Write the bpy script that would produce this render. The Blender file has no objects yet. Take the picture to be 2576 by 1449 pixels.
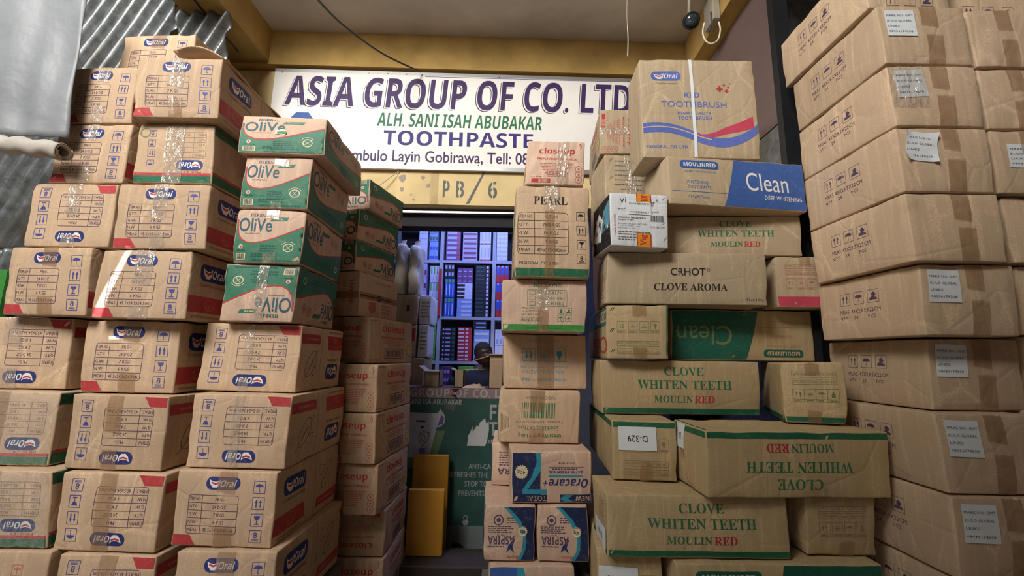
import bpy, math, random
import numpy as np
from mathutils import Vector, Matrix, noise
from mathutils.geometry import tessellate_polygon

SC = bpy.context.scene
COL = SC.collection
PI = math.pi

# ------------------------------------------------------------------ camera
F_PX, PITCH, ROLL, CAMZ = 1050.0, math.radians(9.3), 0.016, 1.5
cam_data = bpy.data.cameras.new('camera')
cam_data.sensor_width = 36.0
cam_data.lens = F_PX / 2576 * 36.0
cam_data.clip_start = 0.05
cam = bpy.data.objects.new('camera', cam_data)
COL.objects.link(cam)
cam.matrix_world = Matrix.Translation((0, 0, CAMZ)) @ Matrix.Rotation(PI / 2 + PITCH, 4, 'X') @ Matrix.Rotation(ROLL, 4, 'Z')
SC.camera = cam

# ------------------------------------------------------------------ world, lights, exposure
SC.view_settings.view_transform = 'Standard'
SC.view_settings.look = 'None'
SC.view_settings.gamma = 1.0
SC.view_settings.use_curve_mapping = False
SC.view_settings.exposure = 0.0

w = bpy.data.worlds.new('overcast_sky'); SC.world = w; w.use_nodes = True
nt = w.node_tree; nt.nodes.clear()
wo = nt.nodes.new('ShaderNodeOutputWorld'); bg = nt.nodes.new('ShaderNodeBackground')
tc = nt.nodes.new('ShaderNodeTexCoord'); sx = nt.nodes.new('ShaderNodeSeparateXYZ'); rp = nt.nodes.new('ShaderNodeValToRGB')
nt.links.new(tc.outputs['Generated'], sx.inputs[0]); nt.links.new(sx.outputs['Z'], rp.inputs['Fac'])
mr_ = nt.nodes.new('ShaderNodeMapRange'); mr_.inputs[1].default_value = -1.0; mr_.inputs[2].default_value = 1.0
nt.links.new(sx.outputs['Z'], mr_.inputs[0]); nt.links.new(mr_.outputs[0], rp.inputs['Fac'])
rp.color_ramp.elements[0].position = 0.30; rp.color_ramp.elements[0].color = (0.12, 0.10, 0.07, 1)
rp.color_ramp.elements[1].position = 0.70; rp.color_ramp.elements[1].color = (0.82, 0.85, 0.92, 1)
e_ = rp.color_ramp.elements.new(0.5); e_.color = (0.46, 0.45, 0.43, 1)
nt.links.new(rp.outputs[0], bg.inputs['Color']); bg.inputs['Strength'].default_value = 0.15
nt.links.new(bg.outputs[0], wo.inputs['Surface'])

def area_light(name, loc, target, size, size_y, power, color):
    L = bpy.data.lights.new(name, 'AREA'); L.shape = 'RECTANGLE'; L.size = size; L.size_y = size_y
    L.energy = power; L.color = color
    o = bpy.data.objects.new(name, L); COL.objects.link(o); o.location = loc
    o.rotation_euler = (Vector(target) - Vector(loc)).to_track_quat('-Z', 'Y').to_euler()
    return o
# daylight that falls into the alley from its open end behind the camera, and from the open strip overhead
area_light('alley_daylight', (-2.1, -1.5, 4.1), (-0.3, 2.4, 3.0), 1.8, 1.0, 135, (1.0, 0.98, 0.96))
area_light('overhead_daylight', (-1.5, -0.9, 4.4), (0.0, 1.9, 2.5), 1.2, 1.0, 105, (1.0, 0.95, 0.87))
# cool fluorescent light inside the shop (its tube is built below)
area_light('shop_light', (-0.15, 3.15, 3.0), (-0.15, 3.95, 1.4), 1.6, 0.25, 30, (0.34, 0.42, 1.0))
sunl = bpy.data.lights.new('sun', 'SUN'); sunl.energy = 26.0; sunl.angle = 0.002; sunl.color = (1.0, 0.97, 0.9)
sun = bpy.data.objects.new('sun', sunl); COL.objects.link(sun)
SUN_DIR = Vector((0.30, 0.62, -0.78)).normalized()          # the way the light travels
sun.rotation_euler = SUN_DIR.to_track_quat('-Z', 'Y').to_euler()

# ------------------------------------------------------------------ where a picture point lies on a plane of the place
def ray(px, py):
    u = (px - 1288) / F_PX; v = (724.5 - py) / F_PX
    x = u * math.cos(ROLL) - v * math.sin(ROLL); yc = u * math.sin(ROLL) + v * math.cos(ROLL)
    return Vector((x, math.cos(PITCH) - yc * math.sin(PITCH), math.sin(PITCH) + yc * math.cos(PITCH)))
def at(px, py, Y, slope=0.0):
    d = ray(px, py); t = Y / (d.y - slope * d.x)
    return Vector((d.x * t, d.y * t, CAMZ + d.z * t))
def at_x(px, py, X):
    d = ray(px, py); t = X / d.x
    return Vector((X, d.y * t, CAMZ + d.z * t))

# ------------------------------------------------------------------ materials
def new_mat(name):
    m = bpy.data.materials.new(name); m.use_nodes = True
    n = m.node_tree.nodes; b = n['Principled BSDF']
    return m, m.node_tree, b
def N(nt, t, **kw):
    n = nt.nodes.new(t)
    for k, v in kw.items():
        if k in n.inputs: n.inputs[k].default_value = v
        else: setattr(n, k, v)
    return n
def mixc(nt, fac, a, b, mode='MIX'):
    n = nt.nodes.new('ShaderNodeMix'); n.data_type = 'RGBA'; n.blend_type = mode
    for i, v in ((0, fac), (6, a), (7, b)):
        if hasattr(v, 'is_linked') or hasattr(v, 'links'): nt.links.new(v, n.inputs[i])
        elif i == 0: n.inputs[0].default_value = v
        else: n.inputs[i].default_value = (*v, 1) if len(v) == 3 else v
    return n.outputs[2]
def ramp(nt, src, a, b):
    n = nt.nodes.new('ShaderNodeMapRange'); n.inputs[1].default_value = a; n.inputs[2].default_value = b
    nt.links.new(src, n.inputs[0]); return n.outputs[0]
def noise_tex(nt, scale, detail=3, vec=None, rough=0.5):
    n = N(nt, 'ShaderNodeTexNoise'); n.inputs['Scale'].default_value = scale; n.inputs['Detail'].default_value = detail
    n.inputs['Roughness'].default_value = rough
    if vec is not None: nt.links.new(vec, n.inputs['Vector'])
    return n.outputs['Fac']
def obj_vec(nt, scale=(1, 1, 1), rand=True):
    t = N(nt, 'ShaderNodeTexCoord'); m = N(nt, 'ShaderNodeMapping'); m.inputs['Scale'].default_value = scale
    nt.links.new(t.outputs['Object'], m.inputs['Vector'])
    if rand:
        oi = N(nt, 'ShaderNodeObjectInfo'); mu = N(nt, 'ShaderNodeMath'); mu.operation = 'MULTIPLY'; mu.inputs[1].default_value = 37.0
        nt.links.new(oi.outputs['Random'], mu.inputs[0])
        cb = N(nt, 'ShaderNodeCombineXYZ'); nt.links.new(mu.outputs[0], cb.inputs[0]); nt.links.new(mu.outputs[0], cb.inputs[2])
        nt.links.new(cb.outputs[0], m.inputs['Location'])
    return m.outputs[0]
def bump(nt, b, h, strength, dist=0.002):
    n = N(nt, 'ShaderNodeBump'); n.inputs['Strength'].default_value = strength; n.inputs['Distance'].default_value = dist
    nt.links.new(h, n.inputs['Height'])
    prev = b.inputs['Normal'].links
    if prev: nt.links.new(prev[0].from_socket, n.inputs['Normal'])
    nt.links.new(n.outputs[0], b.inputs['Normal'])

MATS = {}
def paper_bumps(nt, b, s=1.0):
    v = obj_vec(nt)
    vs = obj_vec(nt, (26, 26, 1.6))             # upright ripples of the fluting
    bump(nt, b, noise_tex(nt, 1.0, 2, vs), 0.5 * s, 0.0030)
    bump(nt, b, noise_tex(nt, 9, 4, v, 0.55), 0.5 * s, 0.008)
    mu = N(nt, 'ShaderNodeTexVoronoi'); mu.feature = 'DISTANCE_TO_EDGE'; mu.inputs['Scale'].default_value = 5.0
    nt.links.new(v, mu.inputs['Vector'])
    bump(nt, b, ramp(nt, mu.outputs['Distance'], 0.0, 0.04), 0.4 * s, 0.002)
def cardboard(name, rgb):
    m, nt, b = new_mat(name)
    v = obj_vec(nt)
    c = mixc(nt, ramp(nt, noise_tex(nt, 3.5, 4, v), 0.35, 0.7), rgb, tuple(k * 0.84 for k in rgb))
    c = mixc(nt, ramp(nt, noise_tex(nt, 1.0, 2, obj_vec(nt, (55, 55, 3))), 0.5, 0.78), c, tuple(min(1, k * 1.28) for k in rgb))
    vz = N(nt, 'ShaderNodeTexVoronoi'); vz.feature = 'DISTANCE_TO_EDGE'; vz.inputs['Scale'].default_value = 6.0; nt.links.new(obj_vec(nt, (1, 1, .55)), vz.inputs['Vector'])
    fz = N(nt, 'ShaderNodeMath'); fz.operation = 'MULTIPLY'; iv = ramp(nt, vz.outputs['Distance'], 0.035, 0.0); nt.links.new(iv, fz.inputs[0]); nt.links.new(ramp(nt, noise_tex(nt, 4.0, 2, v), 0.48, 0.62), fz.inputs[1])
    c = mixc(nt, fz.outputs[0], c, tuple(min(1, k * 1.35) for k in rgb))
    dirt = ramp(nt, noise_tex(nt, 7.5, 6, v, 0.7), 0.60, 0.82)
    c = mixc(nt, dirt, c, (rgb[0] * 0.55, rgb[1] * 0.5, rgb[2] * 0.45))
    c = mixc(nt, ramp(nt, noise_tex(nt, 300, 2, v), 0.35, 0.7), c, tuple(k * 0.82 for k in rgb))
    oi = N(nt, 'ShaderNodeObjectInfo'); hv = N(nt, 'ShaderNodeHueSaturation')
    mr = N(nt, 'ShaderNodeMapRange'); mr.inputs[3].default_value = 0.88; mr.inputs[4].default_value = 1.1
    nt.links.new(oi.outputs['Random'], mr.inputs[0]); nt.links.new(mr.outputs[0], hv.inputs['Value']); nt.links.new(c, hv.inputs['Color'])
    nt.links.new(hv.outputs[0], b.inputs['Base Color'])
    b.inputs['Roughness'].default_value = 0.72; b.inputs['Specular IOR Level'].default_value = 0.25
    paper_bumps(nt, b)
    MATS[name] = m; return m
cardboard('kraft', (0.57, 0.40, 0.26))
cardboard('kraft_pink', (0.66, 0.46, 0.34))
cardboard('kraft_olive', (0.50, 0.37, 0.20))
cardboard('kraft_grey', (0.47, 0.365, 0.235))
cardboard('kraft_side', (0.63, 0.46, 0.305))
cardboard('white_board', (0.80, 0.82, 0.84))
cardboard('inside_dark', (0.20, 0.13, 0.08))
def ink(name, rgb, wear=0.35, rough=0.55, under=(0.56, 0.40, 0.26)):
    m, nt, b = new_mat('ink_' + name)
    v = obj_vec(nt)
    f = ramp(nt, noise_tex(nt, 60, 4, v, 0.7), 0.52, 0.95)
    mu = N(nt, 'ShaderNodeMath'); mu.operation = 'MULTIPLY'; mu.inputs[1].default_value = wear; nt.links.new(f, mu.inputs[0])
    c = mixc(nt, mu.outputs[0], rgb, under)
    c = mixc(nt, ramp(nt, noise_tex(nt, 5, 3, v), 0.4, 0.75), c, tuple(k * 0.82 for k in rgb))
    nt.links.new(c, b.inputs['Base Color']); b.inputs['Roughness'].default_value = rough
    b.inputs['Specular IOR Level'].default_value = 0.3
    paper_bumps(nt, b, 0.8)
    MATS[name] = m
ink('navy', (0.024, 0.036, 0.16)); ink('line', (0.10, 0.055, 0.11), 0.5); ink('iconblue', (0.045, 0.06, 0.27), 0.5)
ink('red', (0.50, 0.035, 0.045)); ink('softred', (0.44, 0.045, 0.05), 0.4); ink('pinkred', (0.55, 0.06, 0.11))
ink('closered', (0.50, 0.04, 0.04), 0.5)
ink('olivegreen', (0.04, 0.175, 0.105)); ink('deepgreen', (0.02, 0.125, 0.06)); ink('textgreen', (0.035, 0.17, 0.075), 0.6)
ink('teal', (0.025, 0.095, 0.13)); ink('leaf', (0.05, 0.26, 0.05)); ink('white', (0.80, 0.78, 0.74), 0.15)
ink('peach', (0.62, 0.42, 0.28), 0.2); ink('cleanblue', (0.045, 0.115, 0.36), 0.25); ink('cleangreen', (0.015, 0.11, 0.07), 0.2)
ink('black', (0.02, 0.018, 0.02)); ink('faint', (0.30, 0.19, 0.12), 0.6); ink('faintgreen', (0.16, 0.20, 0.09), 0.6)
ink('faintred', (0.48, 0.17, 0.12), 0.7); ink('cyan', (0.03, 0.28, 0.38)); ink('skyblue', (0.10, 0.33, 0.45), 0.4)
ink('midnight', (0.014, 0.025, 0.085)); ink('yellow', (0.62, 0.50, 0.06), 0.5); ink('orange', (0.75, 0.27, 0.02), 0.05)
ink('kidblue', (0.11, 0.16, 0.48), 0.3); ink('cream', (0.70, 0.60, 0.40), 0.3); ink('stain', (0.36, 0.20, 0.09), 0.3)
ink('grape', (0.055, 0.025, 0.11), 0.05); ink('signgreen', (0.03, 0.17, 0.08), 0.05); ink('signpurple', (0.045, 0.03, 0.20), 0.05)
ink('greyink', (0.13, 0.13, 0.14), 0.15, 0.6, (0.6, 0.6, 0.6)); ink('stencil', (0.11, 0.12, 0.12), 0.4)
ink('plasticwhite', (0.82, 0.82, 0.80), 0.0, 0.35)

def plain(name, rgb, rough=0.6, metal=0.0, spec=0.4, vary=0.2, scale=6, bmp=0.2, bdist=0.003):
    m, nt, b = new_mat(name); v = obj_vec(nt)
    c = mixc(nt, ramp(nt, noise_tex(nt, scale, 5, v, 0.6), 0.35, 0.75), rgb, tuple(k * (1 - vary) for k in rgb))
    nt.links.new(c, b.inputs['Base Color']); b.inputs['Roughness'].default_value = rough; b.inputs['Metallic'].default_value = metal
    b.inputs['Specular IOR Level'].default_value = spec
    if bmp: bump(nt, b, noise_tex(nt, scale * 2, 4, v), bmp, bdist)
    MATS[name] = m; return m
def tape_mat(name, rgb, alpha, rough, bs):
    m, nt, b = new_mat(name); v = obj_vec(nt)
    b.inputs['Base Color'].default_value = (*rgb, 1); b.inputs['Roughness'].default_value = rough
    b.inputs['Specular IOR Level'].default_value = 0.8 if alpha > .4 else 1.0; b.inputs['IOR'].default_value = 1.5 if alpha > .4 else 1.9; b.inputs['Coat Weight'].default_value = 0.3 if alpha > .4 else 1.0; b.inputs['Coat Roughness'].default_value = rough * .7
    a = ramp(nt, noise_tex(nt, 30, 3, v), 0.2, 0.8)
    mr = N(nt, 'ShaderNodeMapRange'); mr.inputs[3].default_value = alpha * 0.75; mr.inputs[4].default_value = min(1, alpha * 1.25)
    nt.links.new(a, mr.inputs[0]); nt.links.new(mr.outputs[0], b.inputs['Alpha'])
    bump(nt, b, noise_tex(nt, 1, 3, obj_vec(nt, (30, 30, 12)), 0.6), bs, 0.006 if alpha > .4 else 0.03)
    bump(nt, b, noise_tex(nt, 70, 2, v), bs * 0.5, 0.002)
    MATS[name] = m
tape_mat('tape_brown', (0.36, 0.19, 0.07), 0.40, 0.30, 0.25)
tape_mat('tape_clear', (0.66, 0.56, 0.45), 0.32, 0.12, 1.0)
tape_mat('plastic_wrap', (0.75, 0.75, 0.72), 0.16, 0.10, 1.0)
plain('strap_white', (0.80, 0.84, 0.86), 0.35, 0, 0.5, 0.08)
plain('sticker', (0.74, 0.78, 0.80), 0.45, 0, 0.5, 0.1, 20, 0.15)
plain('crease', (0.20, 0.125, 0.06), 0.9)
plain('torn_light', (0.70, 0.52, 0.33), 0.85)

# ------------------------------------------------------------------ flat artwork: polygons in metres on a face
_tc = bpy.data.curves.new('lettering', 'FONT'); _to = bpy.data.objects.new('lettering', _tc); COL.objects.link(_to)
_cache = {}
def glyphs(s, bold=0.0, shear=0.0, res=2):
    k = (s, bold, shear, res)
    if k not in _cache:
        _tc.body = s; _tc.offset = bold; _tc.shear = shear; _tc.resolution_u = res
        dg = bpy.context.evaluated_depsgraph_get(); dg.update()
        e = _to.evaluated_get(dg); me = e.to_mesh(); me.calc_loop_triangles()
        V = np.array([v.co[:2] for v in me.vertices], float).reshape(-1, 2)
        T = np.array([t.vertices[:] for t in me.loop_triangles], int).reshape(-1, 3)
        if len(V):
            V -= V.min(0); mx = V.max(0); mx[mx == 0] = 1; V = V / mx
        _cache[k] = (V, T); e.to_mesh_clear()
    return _cache[k]
def serif(s):
    return ''.join(chr(0x1D400 + ord(c) - 65) if 'A' <= c <= 'Z' else chr(0x1D41A + ord(c) - 97) if 'a' <= c <= 'z' else chr(0x1D7CE + ord(c) - 48) if '0' <= c <= '9' else c for c in s)

def sans_bold(s):
    return ''.join(chr(0x1D5D4 + ord(c) - 65) if 'A' <= c <= 'Z' else chr(0x1D5EE + ord(c) - 97) if 'a' <= c <= 'z' else chr(0x1D7EC + ord(c) - 48) if '0' <= c <= '9' else c for c in s)

def subdivide(V, T, lim):
    V = [tuple(v) for v in V]; out = []; stack = [tuple(t) for t in T]; mid = {}
    while stack:
        a, b, c = stack.pop()
        e = [(math.dist(V[p], V[q]), p, q, r) for p, q, r in ((a, b, c), (b, c, a), (c, a, b))]
        L, p, q, r = max(e)
        if L <= lim: out.append((a, b, c)); continue
        k = (min(p, q), max(p, q))
        if k not in mid:
            mid[k] = len(V); V.append(((V[p][0] + V[q][0]) / 2, (V[p][1] + V[q][1]) / 2))
        m = mid[k]; stack += [(p, m, r), (m, q, r)]
    return np.array(V), np.array(out, int)

class Art:
    """artwork for one face; x, y run 0..1 over the face from its lower left corner as one looks at it"""
    def __init__(s, w, h, flip=False, rot=0): s.w, s.h, s.items, s.flip, s.rot, s.k, s.tflip = w, h, [], flip, rot, 0, False
    def add(s, V, T, col, lim=None):
        V = np.array(V, float) * (s.w, s.h)
        if lim: V, T = subdivide(V, T, lim)
        s.items.append((V, T, col, s.k)); return s
    def up(s, n=1): s.k += n; return s
    def poly(s, P, col, big=True):
        t = tessellate_polygon([[Vector((p[0] * s.w, p[1] * s.h, 0)) for p in P]])
        return s.add(P, np.array(t, int).reshape(-1, 3), col, 0.025 if big else None)
    def rect(s, x0, y0, x1, y1, col): return s.poly([(x0, y0), (x1, y0), (x1, y1), (x0, y1)], col, max((x1 - x0) * s.w, (y1 - y0) * s.h) > 0.03)
    def line(s, a, b, t, col):
        ax, ay, bx, by = a[0] * s.w, a[1] * s.h, b[0] * s.w, b[1] * s.h
        L = math.hypot(bx - ax, by - ay) or 1; nx, ny = -(by - ay) / L * t / 2, (bx - ax) / L * t / 2
        P = [((ax + nx) / s.w, (ay + ny) / s.h), ((ax - nx) / s.w, (ay - ny) / s.h), ((bx - nx) / s.w, (by - ny) / s.h), ((bx + nx) / s.w, (by + ny) / s.h)]
        return s.poly(P, col, L > 0.03)
    def path(s, P, t, col):
        for a, b in zip(P, P[1:]): s.line(a, b, t, col)
        return s
    def frame(s, x0, y0, x1, y1, t, col, r=0.0):
        if r <= 0: return s.path([(x0, y0), (x1, y0), (x1, y1), (x0, y1), (x0, y0)], t, col)
        return s.path(s.rr(x0, y0, x1, y1, r) + [s.rr(x0, y0, x1, y1, r)[0]], t, col)
    def rr(s, x0, y0, x1, y1, r, n=5):
        rx, ry = r / s.w, r / s.h; P = []
        for cx, cy, a0 in ((x1 - rx, y1 - ry, 0), (x0 + rx, y1 - ry, 90), (x0 + rx, y0 + ry, 180), (x1 - rx, y0 + ry, 270)):
            for i in range(n): a = math.radians(a0 + 90 * i / (n - 1)); P.append((cx + rx * math.cos(a), cy + ry * math.sin(a)))
        return P
    def pill(s, x0, y0, x1, y1, col, r=None):
        r = r or (y1 - y0) * s.h * 0.48; return s.poly(s.rr(x0, y0, x1, y1, r), col)
    def disc(s, cx, cy, r, col, n=18, ry=None):
        return s.poly([(cx + r * math.cos(2 * PI * i / n) / s.w, cy + (ry or r) * math.sin(2 * PI * i / n) / s.h) for i in range(n)], col, r > 0.03)
    def ring(s, cx, cy, r, t, col, n=20, ry=None, a0=0, a1=360, tilt=0):
        P = []
        for i in range(n + 1):
            a = math.radians(a0 + (a1 - a0) * i / n); x, y = r * math.cos(a), (ry or r) * math.sin(a)
            P.append((cx + (x * math.cos(tilt) - y * math.sin(tilt)) / s.w, cy + (x * math.sin(tilt) + y * math.cos(tilt)) / s.h))
        return s.path(P, t, col)
    def burst(s, cx, cy, r, col, n=16, k=0.8):
        return s.poly([(cx + r * (1 if i % 2 else k) * math.cos(PI * i / n) / s.w, cy + r * (1 if i % 2 else k) * math.sin(PI * i / n) / s.h) for i in range(2 * n)], col, False)
    def text(s, t, x0, y0, x1, y1, col, bold=0.0, shear=0.0, turn=0, res=2):
        if bold >= .02: t, bold = sans_bold(t), 0.0
        elif bold > 0: bold = 0.012 if bold < .01 and (y1 - y0) * s.h > 0.03 else 0.0
        V, T = glyphs(t, bold, shear, max(res, 5 if (y1 - y0) * s.h > 0.05 else 3 if (y1 - y0) * s.h > 0.025 else 1))
        if not len(V): return s
        V = V.copy(); turn = (turn + (180 if s.tflip else 0)) % 360
        if turn == 180: V = 1 - V
        elif turn == 90: V = np.stack([1 - V[:, 1], V[:, 0]], 1)
        elif turn == 270: V = np.stack([V[:, 1], 1 - V[:, 0]], 1)
        V = V * (x1 - x0, y1 - y0) + (x0, y0)
        return s.add(V, T, col, 0.02 if (x1 - x0) * s.w > 0.05 or (y1 - y0) * s.h > 0.02 else None)
    def dashes(s, x0, y0, x1, y1, rows, col, seed=0, fill=0.55, center=False):
        """small print that cannot be read: rows of word-length dashes"""
        R = random.Random(seed); dy = (y1 - y0) / rows
        for i in range(rows):
            y = y1 - dy * (i + 0.5); x = x0; xe = x1 - (x1 - x0) * R.random() * 0.25
            if center: d = (x1 - xe) / 2; x += d; xe = x1 - d
            while x < xe:
                L = R.uniform(0.006, 0.016) / s.w
                s.poly([(x, y - dy * fill / 2), (min(x + L, xe), y - dy * fill / 2), (min(x + L, xe), y + dy * fill / 2), (x, y + dy * fill / 2)], col, False)
                x += L + 0.0028 / s.w
        return s
    def bars(s, x0, y0, x1, y1, n, col, seed=1):
        R = random.Random(seed); ws = [R.uniform(0.5, 1.6) for _ in range(2 * n)]; T = sum(ws); x = x0
        for i, v in enumerate(ws):
            d = (x1 - x0) * v / T
            if i % 2 == 0: s.poly([(x, y0), (x + d, y0), (x + d, y1), (x, y1)], col, False)
            x += d
        return s
    # the handling marks
    def icon(s, kind, cx, cy, a, col, t=0.0016, boxed=True):
        """a: side of the square in metres"""
        W, H = a / s.w, a / s.h; f = -1 if s.tflip else 1
        def q(x, y): return (cx + f * x * W, cy + f * y * H)
        if boxed: s.frame(cx - W / 2, cy - H / 2, cx + W / 2, cy + H / 2, t, col)
        if kind == 'umbrella':
            s.poly([q(0.36 * math.cos(math.radians(v)), 0.02 + 0.26 * math.sin(math.radians(v))) for v in range(0, 181, 20)], col, False)
            s.line(q(0, 0.05), q(0, -0.33), t, col); s.line(q(0, -0.33), q(0.1, -0.33), t, col)
        elif kind == 'arrows':
            for x in (-0.18, 0.18):
                s.line(q(x, -0.34), q(x, 0.1), t * 2.2, col); s.poly([q(x - 0.12, 0.06), q(x + 0.12, 0.06), q(x, 0.34)], col, False)
        elif kind == 'glass':
            s.poly([q(-0.27, 0.33), q(0.27, 0.33), q(0.2, 0.12), q(0.03, -0.02), q(-0.03, -0.02), q(-0.2, 0.12)], col, False)
            s.line(q(0, 0), q(0, -0.3), t * 1.2, col); s.line(q(-0.2, -0.33), q(0.2, -0.33), t * 1.6, col)
        elif kind == 'eight':
            V = (cx - 0.16 * W, cy - f * 0.0 * H - 0.13 * H, cx + 0.16 * W, cy + 0.35 * H)
            if s.tflip: V = (cx - 0.16 * W, cy - 0.35 * H, cx + 0.16 * W, cy + 0.13 * H)
            s.text('8', *V, col, 0.0); s.line(q(-0.28, -0.24), q(0.28, -0.24), t, col); s.line(q(-0.28, -0.34), q(0.28, -0.34), t, col)
        elif kind == 'hand':
            s.poly([q(-0.36, -0.3), q(0.36, -0.3), q(0.3, -0.14), q(0.1, -0.1), q(0.25, 0.1), q(0.05, 0.34), q(-0.15, 0.2), q(-0.12, -0.05), q(-0.3, -0.12)], col, False)
        elif kind == 'sun':
            for i in range(8): s.line(q(0, 0), q(0.33 * math.cos(i * PI / 4), 0.33 * math.sin(i * PI / 4)), t, col)
        elif kind == 'bottle':
            s.poly([q(-0.2, -0.35), q(0.2, -0.35), q(0.2, 0.05), q(0.08, 0.15), q(0.08, 0.35), q(-0.08, 0.35), q(-0.08, 0.15), q(-0.2, 0.05)], col, False)
        return s
    def out(s):
        r = []
        for V, T, col, k in s.items:
            V = np.array(V, float)
            if s.flip: V = np.array([s.w, s.h]) - V
            if s.rot == 90: V = np.stack([V[:, 1], s.w - V[:, 0]], 1)      # quarter turn clockwise
            r.append((V, T, col, k))
        return r

# ------------------------------------------------------------------ a carton: rounded, slightly bulging and dented, with its print pressed on
def mesh_from(name, V, Fs, idx, mats, smooth=True):
    me = bpy.data.meshes.new(name); me.from_pydata([tuple(map(float, v)) for v in V], [], Fs)
    for m in mats: me.materials.append(MATS[m] if isinstance(m, str) else m)
    me.polygons.foreach_set('material_index', idx)
    if smooth: me.polygons.foreach_set('use_smooth', [True] * len(Fs))
    me.update(); return me

class Shape:
    def __init__(s, w, d, h, sx=0, sy=0, rl=0, tp=0, seed=0, r=0.005, bulge=0.006, dent=1.0):
        s.D = np.array([w, d, h]); s.sh = (sx, sy, rl, tp); s.r = r
        R = random.Random(seed); s.b = bulge * R.uniform(0.4, 1.2); s.bs = bulge * R.uniform(0.2, 1.0); s.dent = dent
        s.ph = [R.uniform(0, 7) for _ in range(12)]; s.sag = R.uniform(0.000, 0.003)
        s.cj = np.array([[R.uniform(-.003, .003), R.uniform(-.003, .003), 0] for _ in range(8)]).reshape(2, 2, 2, 3)
    def map(s, P, off=0.0):
        """P: points on the surface of the plain box, off: how far above the board"""
        w, d, h = s.D; P = np.array(P, float); r = min(s.r, min(s.D) * 0.3)
        q = np.clip(P, r, s.D - r); dv = P - q; L = np.linalg.norm(dv, axis=1, keepdims=True); L[L == 0] = 1; n = dv / L
        X = q + n * r
        a, b, t = np.clip(P[:, 0] / w, 0, 1), np.clip(P[:, 1] / d, 0, 1), np.clip(P[:, 2] / h, 0, 1)
        g = lambda v: np.clip(1 - (2 * v - 1) ** 2, 0, 1)
        D = np.zeros_like(X)
        D[:, 1] += s.b * (2 * b - 1) * g(a) * g(t); D[:, 0] += s.bs * (2 * a - 1) * g(b) * g(t)
        k = 2 * PI / 0.21; p = s.ph; A = 0.0011 * s.dent
        D[:, 0] += A * np.sin(k * P[:, 2] + 0.7 * k * P[:, 1] + p[0]) + A * 0.4 * np.sin(1.3 * k * P[:, 1] + p[1])
        D[:, 1] += A * np.sin(k * P[:, 2] * 1.1 + 0.6 * k * P[:, 0] + p[2]) + A * 0.4 * np.sin(1.3 * k * P[:, 0] + p[3])
        top = -np.abs(A * np.sin(k * P[:, 0] * 0.8 + p[4]) + s.sag * g(a) * g(b)); D[:, 2] += np.where(t > 0.5, top * (t - .5) * 2, 0)
        # knocked edges
        ex = np.minimum(P[:, 0], w - P[:, 0]); ey = np.minimum(P[:, 1], d - P[:, 1]); ez = np.minimum(P[:, 2], h - P[:, 2])
        for (e1, e2, ax1, ax2, run, ph) in ((ex, ey, 0, 1, P[:, 2], p[5]), (ey, ez, 1, 2, P[:, 0], p[6]), (ex, ez, 0, 2, P[:, 1], p[7])):
            wgt = np.clip(1 - (e1 + e2) / 0.035, 0, 1)
            am = 0.0035 * s.dent * wgt * np.clip(np.sin(run * 48 + ph) + np.sin(run * 21 + ph * 2) - 0.25, 0, 2) * 0.6
            for ax in (ax1, ax2):
                if ax == 2: am2 = np.where(t > 0.5, am, 0) * 0.7
                else: am2 = am
                D[:, ax] -= np.sign(P[:, ax] / s.D[ax] - 0.5) * am2
        cj = s.cj; A_, B_, T_ = a[:, None], b[:, None], t[:, None]
        for i in (0, 1):
            for j in (0, 1):
                for l in (0, 1):
                    D += cj[i, j, l] * (A_ if i else 1 - A_) * (B_ if j else 1 - B_) * (T_ if l else 1 - T_)
        X = X + D + n * off
        sx, sy, rl, tp = s.sh
        X[:, 0] += (t - .5) * sx + (a - .5) * (.5 - t) * 2 * tp; X[:, 1] += (t - .5) * sy; X[:, 2] += (a - .5) * rl
        return X - np.array([w / 2, d / 2, 0])
    def face(s, f, V):
        w, d, h = s.D; V = np.asarray(V, float); u, v = V[:, 0], V[:, 1]; z = np.zeros(len(u))
        return {'front': lambda: np.stack([u, z, v], 1), 'right': lambda: np.stack([z + w, u, v], 1),
                'left': lambda: np.stack([z, d - u, v], 1), 'top': lambda: np.stack([u, v, z + h], 1),
                'bottom': lambda: np.stack([u, d - v, z], 1)}[f]()
    def size(s, f):
        w, d, h = s.D; return {'front': (w, h), 'right': (d, h), 'left': (d, h), 'top': (w, d), 'bottom': (w, d)}[f]

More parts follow.
